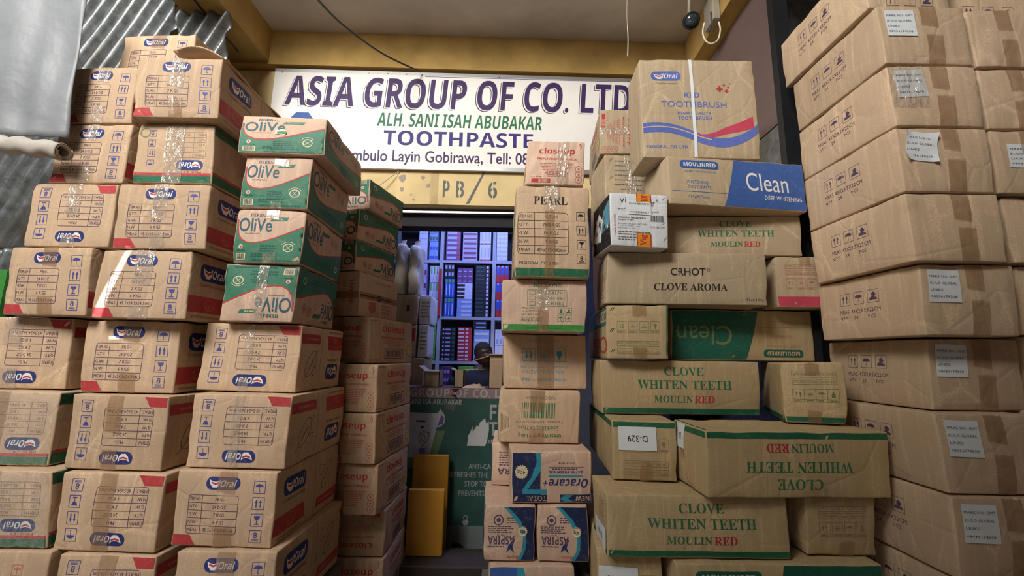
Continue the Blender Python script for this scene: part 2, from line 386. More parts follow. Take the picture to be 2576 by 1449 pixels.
def grid_axis(L, r, step=0.026):
    n = max(2, int(round((L - 2 * r) / step)))
    return [0, r * 0.45, r] + [r + (L - 2 * r) * i / n for i in range(1, n)] + [L - r, L - r * 0.45, L]
def carton_body(name, sh, mat, arts, parent):
    w, d, h = sh.D; r = min(sh.r, min(sh.D) * 0.3)
    ax = [grid_axis(L, r) for L in (w, d, h)]
    pts = {}; P = []; Fs = []
    def vid(p):
        k = tuple(round(c, 6) for c in p)
        if k not in pts: pts[k] = len(P); P.append(p)
        return pts[k]
    for axis in range(3):
        i, j = [a for a in range(3) if a != axis]
        for side in (0, 1):
            c = ax[axis][-1] if side else 0
            for a in range(len(ax[i]) - 1):
                for b in range(len(ax[j]) - 1):
                    q = []
                    for (u, v) in ((a, b), (a + 1, b), (a + 1, b + 1), (a, b + 1)):
                        p = [0, 0, 0]; p[axis] = c; p[i] = ax[i][u]; p[j] = ax[j][v]; q.append(vid(tuple(p)))
                    if (side == 1) != (axis == 1): Fs.append(q)
                    else: Fs.append(q[::-1])
    V = [sh.map(P)]; idx = [0] * len(Fs); mats = [mat]; base = len(P)
    for f, art in arts:
        for (U, T, col, k) in art.out():
            if not len(T): continue
            if col not in mats: mats.append(col)
            mi = mats.index(col)
            m_ = sh.r * .85; W_, H_ = sh.size(f); X = sh.map(sh.face(f, np.clip(U, [m_, m_], [W_ - m_, H_ - m_])), 0.00055 + 0.00028 * k)
            V.append(X); o = T + base
            # wind outwards
            e = (U[T[:, 1]] - U[T[:, 0]]); g = (U[T[:, 2]] - U[T[:, 0]]); cr = e[:, 0] * g[:, 1] - e[:, 1] * g[:, 0]
            o[cr < 0] = o[cr < 0][:, ::-1]
            Fs += o.tolist(); idx += [mi] * len(o); base += len(U)
    me = mesh_from(name, np.concatenate(V), Fs, idx, mats)
    o = bpy.data.objects.new(name, me); COL.objects.link(o); o.parent = parent
    return o
def patch(name, sh, f, x0, y0, x1, y1, mat, parent, off=0.0028, art=None, tilt=0.0, curl=0.0, ragged=0.0, seed=0):
    """a thin piece stuck on a face (tape, label, strap); fractions of the face"""
    W, H = sh.size(f); R = random.Random(seed)
    nx = max(2, int((x1 - x0) * W / 0.012)); ny = max(2, int((y1 - y0) * H / 0.012))
    U = []; cx, cy = (x0 + x1) / 2 * W, (y0 + y1) / 2 * H
    for j in range(ny + 1):
        for i in range(nx + 1):
            u = (x0 + (x1 - x0) * i / nx) * W; v = (y0 + (y1 - y0) * j / ny) * H
            if ragged and j in (0, ny): v += (R.random() - .5) * ragged
            if tilt:
                du, dv = u - cx, v - cy; u = cx + du * math.cos(tilt) - dv * math.sin(tilt); v = cy + du * math.sin(tilt) + dv * math.cos(tilt)
            U.append((u, v))
    T = [(j * (nx + 1) + i, j * (nx + 1) + i + 1, (j + 1) * (nx + 1) + i + 1, (j + 1) * (nx + 1) + i) for j in range(ny) for i in range(nx)]
    U = np.array(U); X = sh.map(sh.face(f, np.clip(U, 0, [W, H])), off)
    if curl:
        n = {'front': (0, -1, 0), 'right': (1, 0, 0), 'left': (-1, 0, 0), 'top': (0, 0, 1)}[f]
        e = np.clip(np.abs((U[:, 0] - cx) / ((x1 - x0) * W / 2)) ** 4 * np.abs((U[:, 1] - cy) / ((y1 - y0) * H / 2)) ** 2, 0, 1)
        X = X + np.outer(e * curl, n)
    V = [X]; Fs = [list(t) for t in T]; idx = [0] * len(Fs); mats = [mat]; base = len(U)
    if art:
        for (UU, TT, col, k) in art.out():
            if col not in mats: mats.append(col)
            q = UU - [art.w / 2, art.h / 2]
            if tilt: q = np.stack([q[:, 0] * math.cos(tilt) - q[:, 1] * math.sin(tilt), q[:, 0] * math.sin(tilt) + q[:, 1] * math.cos(tilt)], 1)
            V.append(sh.map(sh.face(f, q + [cx, cy]), off + 0.0009)); Fs += (TT + base).tolist(); idx += [mats.index(col)] * len(TT); base += len(UU)
    me = mesh_from(name, np.concatenate(V), Fs, idx, mats); o = bpy.data.objects.new(name, me); COL.objects.link(o); o.parent = parent
    return o

def tag(o, label=None, cat=None, group=None, kind=None):
    if label: o['label'] = label
    if cat: o['category'] = cat
    if group: o['group'] = group
    if kind: o['kind'] = kind
    return o
# ------------------------------------------------------------------ artwork of each kind of carton
def emblem(a, x0, y0, x1, y1, bg='navy', fg='white'):
    a.pill(x0, y0, x1, y1, bg, min((y1 - y0) * a.h * 0.48, 0.02)); a.up()
    dx, dy = x1 - x0, y1 - y0
    P = [(.09, .78), (.17, .66), (.27, .60), (.37, .66), (.43, .82), (.40, .34), (.33, .16), (.21, .16), (.13, .40)]
    Q = [(.14, .62), (.27, .52), (.39, .62), (.385, .48), (.27, .38), (.16, .48)]
    if a.tflip: P = [(1 - x, 1 - y) for x, y in P]; Q = [(1 - x, 1 - y) for x, y in Q]
    a.poly([(x0 + dx * x, y0 + dy * y) for x, y in P], fg, False); a.up()
    a.poly([(x0 + dx * x, y0 + dy * y) for x, y in Q], 'red', False)
    t = (.43, .22, .90, .78) if not a.tflip else (.10, .22, .57, .78)
    a.text('Oral', x0 + dx * t[0], y0 + dy * t[1], x0 + dx * t[2], y0 + dy * t[3], fg, 0.035, 0.25); a.up(-2)
def table(a, x0, y0, x1, y1, div, rows, col='line', t=0.0016, small=0.46, r=0.01):
    a.frame(x0, y0, x1, y1, t, col, r); n = len(rows); dy = (y1 - y0) / n; xd = x0 + (x1 - x0) * div
    a.line((xd, y0), (xd, y1), t, col)
    for i, (l, v) in enumerate(rows):
        y = y1 - dy * i
        if i: a.line((x0, y), (x1, y), t, col)
        c = y - dy / 2; hh = dy * small / 2
        lw = min(len(l) * 0.62 * hh * 2 * a.h / a.w * 1.05, (xd - x0) * 0.84); vw = min(len(v) * 0.62 * hh * 2 * a.h / a.w * 1.1, (x1 - xd) * 0.86)
        a.text(l, x0 + (xd - x0) * 0.08, c - hh, x0 + (xd - x0) * 0.08 + lw, c + hh, col, 0.015, res=1)
        m = (xd + x1) / 2; a.text(v, m - vw / 2, c - hh, m + vw / 2, c + hh, col, 0.015, res=1)
def oral_end(w, h, flip=False, model='PRO-', extra=True):
    a = Art(w, h, flip)
    emblem(a, .30, .755, .64, .925)
    table(a, .14, .17, .64, .68, .28, [('ITEM NO:', model), ('QTY:', '24 DOZ'), ('G.W:', '7 KGS'), ('N.W:', '6 KGS'), ('MEAS:', '45.5x24.3x24.3cm')])
    s = min(.13 * w, .16 * h)
    for i, k in enumerate(('umbrella', 'arrows', 'glass', 'eight')): a.icon(k, .835, .80 - .215 * i, s, 'iconblue')
    a.poly([(0, 0), (.25, 0), (.19, .15), (0, .15)], 'softred')
    return a
def oral_side(w, h, flip=False):
    a = Art(w, h, flip)
    emblem(a, .10, .60, .40, .86); a.text('Comfort cleaning', .10, .50, .40, .565, 'line', 0, .2, res=1)
    a.poly([(0, .12), (.43, .12), (.40, .36), (0, .36)], 'softred'); a.up()
    a.ring(.22, .25, .024, .0022, 'faintred', 12, .018); a.ring(.20, .20, .01, .002, 'faintred', 8); a.ring(.24, .20, .01, .002, 'faintred', 8); a.up(-1)
    a.dashes(.05, .03, .4, .09, 1, 'faint', 3)
    a.line((.56, 0), (.56, 1), .0016, 'crease')
    a.ring(.76, .58, .055, .0022, 'line', 22, .03, tilt=.95); a.line((.63, .36), (.88, .84), .002, 'line')
    a.line((.72, .50), (.80, .66), .006, 'faintred')
    R = random.Random(4)
    for i in range(9): a.disc(.62 + R.random() * .1, .60 + R.random() * .2, .0028, 'iconblue', 6)
    a.poly([(.60, .12), (.98, .12), (.98, .27), (.60, .27)], 'softred'); a.up(); a.dashes(.64, .16, .94, .23, 1, 'faintred', 5); a.up(-1)
    return a
def green_end(w, h, flip=True):
    a = Art(w, h, flip)
    a.rect(0, .88, 1, 1, 'deepgreen'); a.rect(0, .835, 1, .875, 'softred')
    emblem(a, .12, .62, .46, .79, 'navy')
    table(a, .10, .14, .60, .58, .32, [('ITEM NO:', 'PRO-'), ('QTY:', '24 DOZ'), ('G.W:', '7 KGS'), ('N.W:', '6 KGS'), ('MEAS:', '45.5x24.3cm')], 'faint')
    for i, k in enumerate(('umbrella', 'arrows', 'glass', 'eight')): a.icon(k, .80, .68 - .17 * i, .026, 'iconblue', .0012)
    a.ring(.90, .16, .018, .004, 'faintgreen'); a.text('PRO-24', .14, .80, .36, .83, 'softred', res=1)
    return a
def green_side(w, h, flip=True):
    a = Art(w, h, flip)
    a.rect(0, .84, 1, 1, 'deepgreen'); a.rect(0, 0, 1, .17, 'deepgreen'); a.rect(0, .80, 1, .835, 'softred')
    a.text('TOOTHBRUSH', .10, .50, .52, .62, 'line', .02); a.burst(.35, .33, .03, 'red', 9, .55)
    return a
def swoosh(w, h, flip, long=False):
    a = Art(w, h, flip)
    if not long: C = [(0.03, .80), (.035, .66), (.06, .52), (.11, .43), (.19, .375), (.30, .365), (.42, .39), (.58, .46), (.78, .57), (.98, .69)]
    else: C = [(0.03, .86), (.05, .66), (.09, .50), (.15, .40), (.24, .34), (.34, .325), (.48, .36), (.66, .43), (.84, .51), (.985, .565)]
    a.poly([(0, 0), (1, 0), (1, C[-1][1] + .005)] + C[::-1] + [(0, .80)], 'olivegreen')
    a.up(); a.path(C, .0042, 'red'); a.up(-1)
    return a
def olive_end(w, h, flip=False):
    a = swoosh(w, h, flip)
    a.text(serif('HERBAL'), .20, .865, .45, .925, 'teal'); a.text('OliVe', .05, .575, .53, .835, 'teal', .006); a.text('toothpaste', .15, .515, .37, .56, 'line', res=1)
    a.poly([(.49, .78), (.53, .85), (.76, .86), (.73, .79)], 'olivegreen', False); a.up(); a.dashes(.54, .80, .72, .845, 1, 'peach', 2); a.up()
    a.disc(.80, .29, .019, 'cream', 18, .016); a.up(); a.disc(.80, .29, .0155, 'olivegreen', 16, .0125); a.up(); a.text('✕', .765, .245, .835, .335, 'cream', .01); a.up(-1)
    a.ring(.80, .28, .027, .002, 'cream', 12, .024, 30, 150)
    a.disc(.12, .29, .008, 'cream', 12); a.up(); a.disc(.12, .29, .0045, 'pinkred', 8); a.up(-1)
    a.dashes(.40, .20, .66, .34, 3, 'cleangreen', 6); a.dashes(.28, .10, .70, .19, 2, 'cleangreen', 9)
    a.dashes(.06, .21, .2, .24, 1, 'cleangreen', 1); a.up(-1)
    a.rect(.055, .05, .20, .17, 'cream'); a.up(); a.bars(.065, .06, .19, .16, 16, 'black'); a.dashes(.30, .035, .92, .065, 1, 'cleangreen', 8, .8)
    return a
def olive_side(w, h, flip=False):
    a = swoosh(w, h, flip, True)
    a.text(serif('HERBAL'), .18, .87, .36, .925, 'teal'); a.text('OliVe', .07, .53, .42, .845, 'teal', .008); a.text('toothpaste', .14, .455, .30, .50, 'line', res=1)
    a.poly([(.38, .76), (.42, .84), (.60, .85), (.57, .77)], 'olivegreen', False)
    a.ring(.80, .72, .016, .004, 'faint', 14); a.disc(.80, .72, .009, 'faint', 10); a.dashes(.64, .66, .74, .84, 4, 'faintred', 3)
    a.up(); a.disc(.86, .22, .014, 'cream', 14); a.up(); a.disc(.86, .22, .010, 'olivegreen', 12); a.up(-1); a.dashes(.3, .12, .72, .24, 2, 'cleangreen', 4)
    return a
def closeup_side(w, h, flip=False):
    a = Art(w, h, flip)
    a.text('closeup', .26, .655, .78, .88, 'closered', .022, res=2); a.dashes(.42, .89, .56, .915, 1, 'faintred', 1)
    a.text('TRIPLE FRESH FORMULA', .24, .545, .82, .60, 'closered', .03, .15, res=1)
    a.dashes(.36, .485, .72, .515, 1, 'faintred', 2, .8); a.dashes(.28, .435, .80, .465, 1, 'faintred', 3, .6); a.dashes(.36, .39, .70, .415, 1, 'faintred', 7, .6)
    a.frame(.32, .10, .74, .32, .003, 'black'); a.bars(.35, .13, .71, .29, 17, 'line')
    a.burst(.89, .30, .034, 'black', 7, .62); a.up(); a.burst(.89, .30, .031, 'yellow', 7, .62); a.up(); a.dashes(.84, .27, .94, .34, 2, 'faint', 5, .5); a.up(-2)
    a.dashes(.02, .93, .22, .955, 1, 'faint', 3, .8); a.dashes(.02, .05, .2, .08, 1, 'faint', 4, .8)
    a.line((.955, .82), (.955, .90), .003, 'closered')
    return a
def closeup_end(w, h, flip=False, rot=0):
    a = Art(w, h, flip, rot)
    a.text('closeup', .21, .655, .83, .84, 'closered', .03); a.text('TRIPLE FRESH FORMULA', .18, .555, .86, .60, 'closered', .03, .15, res=1)
    for i in range(9):
        k = i * .022; a.dashes(.18 + k, .46 - i * .036, .86 - k, .485 - i * .036, 1, 'faintred', 10 + i, .75, True)
    a.text('↑', .89, .80, .95, .96, 'closered', .03)
    for i, y in enumerate((.36, .24, .12)): a.ring(.90, y, .014, .003, 'faintred', 12); a.disc(.90, y, .005, 'faintred', 8)
    a.text('72 x 90 g', .06, .155, .26, .19, 'faintred', .02, res=1); a.rect(.10, .045, .42, .13, 'closered'); a.up(); a.bars(.22, .05, .40, .125, 9, 'peach'); a.up(-1)
    return a
def icon_row(a, x0, x1, y, kinds, s, col, cap=True):
    for i, k in enumerate(kinds):
        x = x0 + (x1 - x0) * (i + .5) / len(kinds)
        a.icon(k, x, y, s, col, .0012, False)
        a.frame(x - s / a.w * .6, y - s / a.h * .9, x + s / a.w * .6, y + s / a.h * .65, .0012, col)
        if cap: a.line((x - s / a.w * .6, y - s / a.h * .6), (x + s / a.w * .6, y - s / a.h * .6), .0012, col); a.dashes(x - s / a.w * .4, y - s / a.h * .82, x + s / a.w * .4, y - s / a.h * .68, 1, col, i, .7)
def meas_end(w, h, tf=False, col='faintred', band=None, model='63.2cmx22.4cmx19.4cm', hi=True):
    """end of the long cartons: two framed lines of data and four handling marks"""
    a = Art(w, h); a.tflip = tf
    Y = (lambda v: 1 - v) if tf else (lambda v: v)
    for i, t in enumerate(('QTY:130gx72PCS  G.W:9.5KGS', 'CTN MEAS:' + model)):
        y = (.80, .68)[i] if not tf else (.14, .28)[i]
        a.frame(.17, y - .045, .86, y + .045, .0013, col); a.text(t, .19, y - .026, .84, y + .026, col, .01, res=1)
    icon_row(a, .16, .88, .47 if not tf else .60, ('arrows', 'sun', 'umbrella', 'bottle'), .028, col)
    if band: a.rect(0, 0, 1, .205, band)
    return a
def clove_side(w, h, tf=False, band=True, x=(.23, .82)):
    a = Art(w, h); a.tflip = tf; x0, x1 = x; m = (x0 + x1) / 2; k = (x1 - x0)
    def row(t, f, y, hh, col, dx=0): a.text(serif(t), m - k * f / 2 + dx, y - hh / 2, m + k * f / 2 + dx, y + hh / 2, col)
    ys = (.80, .55, .285) if not tf else (.20, .46, .745)
    row('CLOVE', .42, ys[0], .16, 'textgreen'); row('WHITEN TEETH', 1.0, ys[1], .165, 'textgreen')
    s = -1 if tf else 1
    row('MOULIN', .41, ys[2], .13, 'textgreen', -s * k * .125); row('RED', .21, ys[2], .13, 'red', s * k * .205)
    if band:
        if tf: a.rect(0, .885, 1, 1, 'deepgreen')
        else: a.rect(0, 0, 1, .115, 'deepgreen')
    a.line((.31, 0), (.31, 1), .0012, 'torn_light')
    return a
def clean_side(w, h, bg='cleanblue', tf=False, split=.44, dim=False):
    a = Art(w, h); a.tflip = tf
    tx = 'white' if not dim else 'greyink'
    if not tf:
        a.poly([(split + .045, 1), (1, 1), (1, 0), (split - .045, 0)], bg); a.up()
        a.text('Clean', .555, .36, .87, .74, 'white' if not dim else 'faintgreen', .012); a.text('DEEP WHITENING', .685, .19, .965, .28, 'white', .012, res=1); a.up(-1)
        a.pill(.09, .755, .365, .925, bg, .012); a.up(); a.text('MOULINRED', .115, .80, .345, .885, 'white', .02); a.up(-1)
        a.text('DO BEST FOR THIS PEOPLE', .115, .675, .34, .715, bg, 0, res=1); a.text('WHITENING', .125, .435, .28, .505, bg, 0); a.text('TOOTHPASTE', .13, .335, .30, .405, bg, 0)
        a.line((.02, .27), (split - .03, .27), .002, bg); a.text('130gX72pcs', .135, .13, .285, .20, bg, 0, res=1)
    else:
        a.poly([(0, 1), (split + .05, 1), (split - .05, 0), (0, 0)], bg); a.up()
        a.text('Clean', .04, .30, .42, .68, 'faintgreen', .012); a.text('DEEP WHITENING', .06, .74, .30, .80, 'textgreen', .012, res=1); a.up(-1)
        a.pill(.64, .07, .92, .22, bg, .012); a.up(); a.text('MOULINRED', .665, .105, .895, .185, 'peach', .02); a.up(-1)
        a.text('DO BEST FOR THIS PEOPLE', .66, .26, .90, .30, 'faint', res=1); a.line((split + .04, .66), (1, .66), .0018, 'faint'); a.text('TOOTHPASTE', .70, .45, .86, .51, 'faint', res=1); a.text('130gX72pcs', .70, .75, .84, .80, 'faint', res=1)
    return a

# ------------------------------------------------------------------ the cartons: x, y, z of the lower front left corner, turn, width, depth, height, shear x, shear y, tip, taper
BOX = {
 'A1': (-1.716, 1.465, 2.343, -0.0503, 0.2685, 0.455, 0.2395, -0.0078, 0.003, -0.0023, 0.0049),
 'A2': (-1.717, 1.459, 2.102, -0.04, 0.284, 0.455, 0.2411, -0.0012, 0.0062, -0.0023, -0.0017),
 'A3': (-1.75, 1.45, 1.86, -0.0213, 0.3125, 0.455, 0.2417, -0.0049, 0.002, -0.0022, 0.0014),
 'A4': (-1.783, 1.453, 1.615, -0.0659, 0.3087, 0.455, 0.2455, -0.0089, -0.0062, -0.003, 0.0044),
 'A5': (-1.907, 1.503, 1.361, 0.0339, 0.3302, 0.455, 0.2542, -0.0067, -0.0057, -0.004, 0.0026),
 'A6': (-1.855, 1.461, 1.118, -0.0023, 0.33, 0.455, 0.243, 0.0013, -0.0024, -0.0048, -0.0005),
 'A7': (-1.772, 1.425, 0.8803, -0.0029, 0.33, 0.455, 0.2373, -0.0054, -0.0155, -0.0027, 0.0021),
 'A8': (-1.753, 1.42, 0.6373, -0.0016, 0.33, 0.455, 0.243, 0, -0, -0, -0),
 'B1': (-1.384, 1.383, 2.33, 0.0124, 0.3061, 0.455, 0.242, -0.0079, -0.004, -0.0008, -0.0012),
 'B2': (-1.377, 1.424, 2.094, -0.0173, 0.2857, 0.455, 0.2366, -0.0144, 0.0052, -0.0026, 0.0068),
 'B3': (-1.412, 1.424, 1.852, -0.0268, 0.333, 0.455, 0.2419, -0.0091, -0.0007, 0.0001, 0.0005),
 'B4': (-1.442, 1.432, 1.607, -0.0225, 0.3263, 0.455, 0.245, -0.0036, 0.0034, -0.0014, 0.0079),
 'B5': (-1.503, 1.486, 1.355, -0.0002, 0.3358, 0.455, 0.252, -0.0058, -0.0043, -0.0034, -0.0037),
 'B6': (-1.474, 1.457, 1.111, -0.0429, 0.3367, 0.455, 0.244, -0.0022, -0.0055, -0.0032, -0.0056),
 'B7': (-1.444, 1.439, 0.8717, -0.0333, 0.3369, 0.455, 0.2392, 0.0041, -0.0041, -0, -0.0026),
 'B8': (-1.402, 1.432, 0.6287, -0.0203, 0.3122, 0.455, 0.243, 0, -0, 0.0008, 0.0005),
 'O1': (-1.03, 1.454, 2.231, 0.0241, 0.3205, 0.4031, 0.1566, -0.0013, 0.0022, -0.0027, -0.0012),
 'O2': (-1.009, 1.471, 2.025, 0.016, 0.2468, 0.3778, 0.2061, 0.003, 0.0028, -0.0041, 0.0003),
 'O3': (-1.019, 1.475, 1.819, 0.0397, 0.2511, 0.3724, 0.2057, 0.0021, 0.0029, -0.003, -0.0006),
 'O4': (-1.04, 1.484, 1.607, 0.0425, 0.2612, 0.3818, 0.2129, 0.0035, 0.0022, -0.0026, -0.0035),
 'C5': (-1.118, 1.53, 1.362, -0.002, 0.3558, 0.4551, 0.2446, 0.0043, 0.0063, -0.0082, 0.0007),
 'C6': (-1.068, 1.454, 1.122, -0.0073, 0.3312, 0.4557, 0.2404, 0.0019, 0.001, -0.0035, -0.0015),
 'C7': (-1.075, 1.444, 0.8874, -0.0072, 0.3278, 0.4707, 0.2343, 0.0009, -0.0048, -0.0057, 0.0004),
 'C8': (-1.04, 1.43, 0.6444, -0.0198, 0.3202, 0.478, 0.243, 0, -0, 0.0071, 0.0003),
 'P1': (-1.064, 2.13, 2.237, -0.2544, 0.33, 0.3499, 0.1669, -0.0034, -0.0004, 0.0004, 0.0013),
 'P2': (-1.091, 2.13, 2.07, -0.3135, 0.3285, 0.3535, 0.1669, -0.0001, 0.0033, 0.0006, 0),
 'P3': (-1.088, 2.102, 1.906, -0.2881, 0.3298, 0.3609, 0.1637, -0.0017, 0.0022, 0.0012, 0.0006),
 'Q0': (-0.9972, 2.069, 1.681, -0.243, 0.2604, 0.376, 0.2251, -0.0066, -0.0043, 0.0015, 0.0026),
 'Q1': (-0.9219, 2.063, 1.458, -0.2726, 0.2581, 0.4123, 0.2227, -0.0059, -0.0034, -0.0012, 0.0023),
 'Q2': (-0.8535, 1.944, 1.244, -0.1216, 0.2608, 0.4283, 0.2144, -0.0034, -0.0017, -0.0011, 0.0013),
 'Q3': (-0.8445, 1.932, 1.027, -0.1021, 0.2602, 0.4366, 0.2169, -0.005, -0.0027, 0.0006, 0.0019),
 'Q4': (-0.8319, 1.95, 0.812, -0.08, 0.2602, 0.4079, 0.2151, -0.001, -0.0026, -0.0005, 0.0004),
 'Q5': (-0.8067, 2.016, 0.6146, -0.0008, 0.26, 0.3686, 0.1975, 0.0001, -0.0053, -0.0013, -0),
 'Q6': (-0.804, 2.004, 0.4046, 0.0064, 0.26, 0.3897, 0.21, -0, -0, -0.0003, 0),
 'U2': (1.2, 1.219, 2.458, -0, 0.2892, 0.4112, 0.22, 0.0002, 0.0033, 0.0011, -0.0012),
 'U3': (1.202, 1.218, 2.239, -0.0027, 0.2904, 0.4174, 0.219, 0.0029, 0.0047, 0.0011, 0.001),
 'U4': (1.202, 1.216, 2.02, 0.0001, 0.2895, 0.415, 0.2188, 0.0052, 0.0014, 0.0009, -0.0047),
 'U5': (1.206, 1.217, 1.801, 0.0007, 0.2855, 0.41, 0.219, 0.0021, 0.0034, 0.0003, -0.0016),
 'U6': (1.226, 1.235, 1.581, 0.008, 0.2876, 0.4119, 0.2198, 0.006, -0.0037, 0.0008, 0.0005),
 'U7': (1.289, 1.307, 1.36, -0.0024, 0.285, 0.41, 0.2208, 0.0057, -0.0048, 0.0047, 0.0022),
 'U8': (1.227, 1.245, 1.14, -0.0004, 0.285, 0.41, 0.2205, -0.0021, 0.0021, 0.0002, -0.0008),
 'U9': (1.224, 1.235, 0.9204, -0.0023, 0.285, 0.41, 0.2193, 0.0031, -0.0083, 0.0013, 0.0012),
 'V2': (1.522, 1.241, 2.471, -0.0001, 0.285, 0.41, 0.22, -0.0009, 0.0013, -0, -0.0004),
 'V3': (1.53, 1.244, 2.251, -0.0001, 0.285, 0.41, 0.2201, -0.0015, 0.0004, 0.0001, -0.0006),
 'V4': (1.533, 1.246, 2.031, -0.0001, 0.285, 0.41, 0.2193, 0.0058, -0.0002, -0.0009, 0.0023),
 'V5': (1.55, 1.259, 1.811, -0.0008, 0.285, 0.41, 0.2202, -0.0026, 0.0033, -0.0001, -0.001),
 'V6': (1.574, 1.28, 1.591, -0.0023, 0.285, 0.41, 0.2203, 0.0045, -0.0058, 0.0009, 0.0017),
 'S1': (0.0537, 1.608, 2.193, 0.0211, 0.238, 0.36, 0.1968, 0.0088, 0.0026, 0.0002, 0.0045),
 'S2': (0.0069, 1.615, 1.81, 0.0202, 0.3012, 0.42, 0.3826, 0.0018, -0.0002, -0.001, 0.0016),
 'S3': (-0.0396, 1.652, 1.598, 0.0056, 0.3412, 0.4, 0.212, 0.0051, -0.0003, -0.002, -0.0003),
 'S4': (-0.0303, 1.796, 1.368, 0.0179, 0.3511, 0.43, 0.23, -0.0002, -0.0006, -0.001, -0.002),
 'S5': (-0.0493, 1.768, 1.156, -0.0193, 0.3356, 0.43, 0.2123, 0.0084, -0.001, -0.0001, 0.0011),
 'S6': (0.0066, 1.628, 0.9716, 0.0481, 0.3031, 0.1356, 0.1844, -0.0004, -0.001, 0.0002, -0.0015),
 'S7L': (-0.0864, 1.613, 0.7824, 0.0565, 0.1858, 0.3175, 0.1892, 0.0005, -0.0041, -0.0011, 0.0005),
 'S7R': (0.1017, 1.619, 0.7824, 0.0052, 0.1877, 0.35, 0.1892, 0.0014, 0.0026, 0.0004, -0.0008),
 'S8': (-0.0691, 1.591, 0.5824, 0.036, 0.3025, 0.35, 0.2, -0, -0.0006, 0.001, 0.0001),
 'S6b': (-0.0726, 1.831, 0.9716, 0, 0.2, 0.33, 0.1729, -0.0003, -0.0008, -0.0006, -0.0001),
 'T16': (0.504, 1.362, 0.7105, 0.0084, 0.6181, 0.2256, 0.1927, -0, -0.000188, 0.002256, -0.001504),
 'T15': (0.2783, 1.43, 0.7105, -0.2019, 0.2014, 0.5828, 0.1927, -9.4e-05, 0.000282, -0.0047, 0.004136),
 'T13': (0.3047, 1.388, 0.9032, -0.0007, 0.564, 0.2223, 0.1808, 0.003196, 0.009024, 0.000188, -0.000658),
 'T14': (0.9329, 1.405, 0.9032, 0.0127, 0.2185, 0.5828, 0.1808, -0.00141, -0.01777, -0.000846, -0.003666),
 'T11': (0.3635, 1.531, 1.084, -0.043, 0.2266, 0.5828, 0.2031, 0.004606, -0.000564, -0.001598, -0.000752),
 'T12': (0.6048, 1.348, 1.084, 0.0698, 0.5935, 0.2337, 0.2031, 0.00282, -0.005452, -0.001504, -0.001786),
 'T9': (0.3556, 1.682, 1.287, -0.0255, 0.617, 0.2256, 0.2106, 0.00047, -0.00188, 0.0047, 9.4e-05),
 'T10': (1.019, 1.567, 1.287, -0.3731, 0.1932, 0.5417, 0.2106, 0.00235, 0.000188, 0.008272, -0.001034),
 'T8a': (0.3697, 1.632, 1.498, -0.0672, 0.2366, 0.5828, 0.212, 0.00235, -0.000752, 0.002162, -0.003102),
 'T8b': (0.6587, 1.73, 1.498, 0.0205, 0.5959, 0.2256, 0.212, 0.002726, -0.000282, 0.00329, 0.001974),
 'T6': (0.3754, 1.628, 1.71, -0.0481, 0.6208, 0.2256, 0.2119, 0.009024, -0.000188, -0.002538, 0.004982),
 'T7': (1.03, 1.606, 1.71, -0.038, 0.226, 0.5828, 0.2119, 0.003008, -9.4e-05, 0.000282, 0.00235),
 'T5': (0.6322, 1.682, 1.921, -0.0516, 0.5569, 0.2256, 0.1765, 0.00611, 0.00517, 0.00611, -9.4e-05),
 'T4': (0.3714, 1.539, 1.921, 0.0784, 0.2382, 0.2327, 0.2167, 0.004042, -0.001128, -0.006956, 0.000188),
 'T3': (0.6072, 1.562, 2.098, 0.0864, 0.5792, 0.1756, 0.208, -0, 0.000752, -0.01137, 0.00094),
 'T2': (0.5272, 1.599, 2.306, -0.0159, 0.4836, 0.1872, 0.4533, -0.002162, 0.000846, -0.005076, 0.001692),
 'T0': (0.4306, 1.94, 2.503, -0.0494, 0.2017, 0.3894, 0.2426, 0.002173, -0.0006615, -0.000567, 0.002079),
 'T1': (0.4466, 1.939, 2.267, 0.0762, 0.2436, 0.2624, 0.2359, 0.00104, -0.0002835, 0.000567, -0.000567),
 'B0': (-1.659, 1.575, 2.583, -0.0515, 0.3171, 0.4373, 0.2335, 0, -0, 0.0002883, 0),
}
def fix(n, **kw):
    b = list(BOX[n]); ks = ['x', 'y', 'z', 'yaw', 'w', 'd', 'h', 'sx', 'sy', 'rl', 'tp']
    for k, v in kw.items(): b[ks.index(k)] = v
    BOX[n] = tuple(b)
fix('T15', yaw=-.1); fix('S6', d=.195); fix('T1', z=2.10, h=.403); fix('T3', d=.225); fix('T2', d=.19)
fix('T10', x=.968, y=1.52, z=1.289, w=.1874, d=.42); fix('T3', x=.6115); fix('T4', w=.233)
fix('A7', x=-1.784); fix('C5', d=.375); fix('T12', yaw=.055); fix('T11', x=.360, w=.222); fix('T2', z=2.311)
fix('T7', x=1.061, y=1.654, z=1.711); fix('S6b', y=1.84)
ROOTS = {}
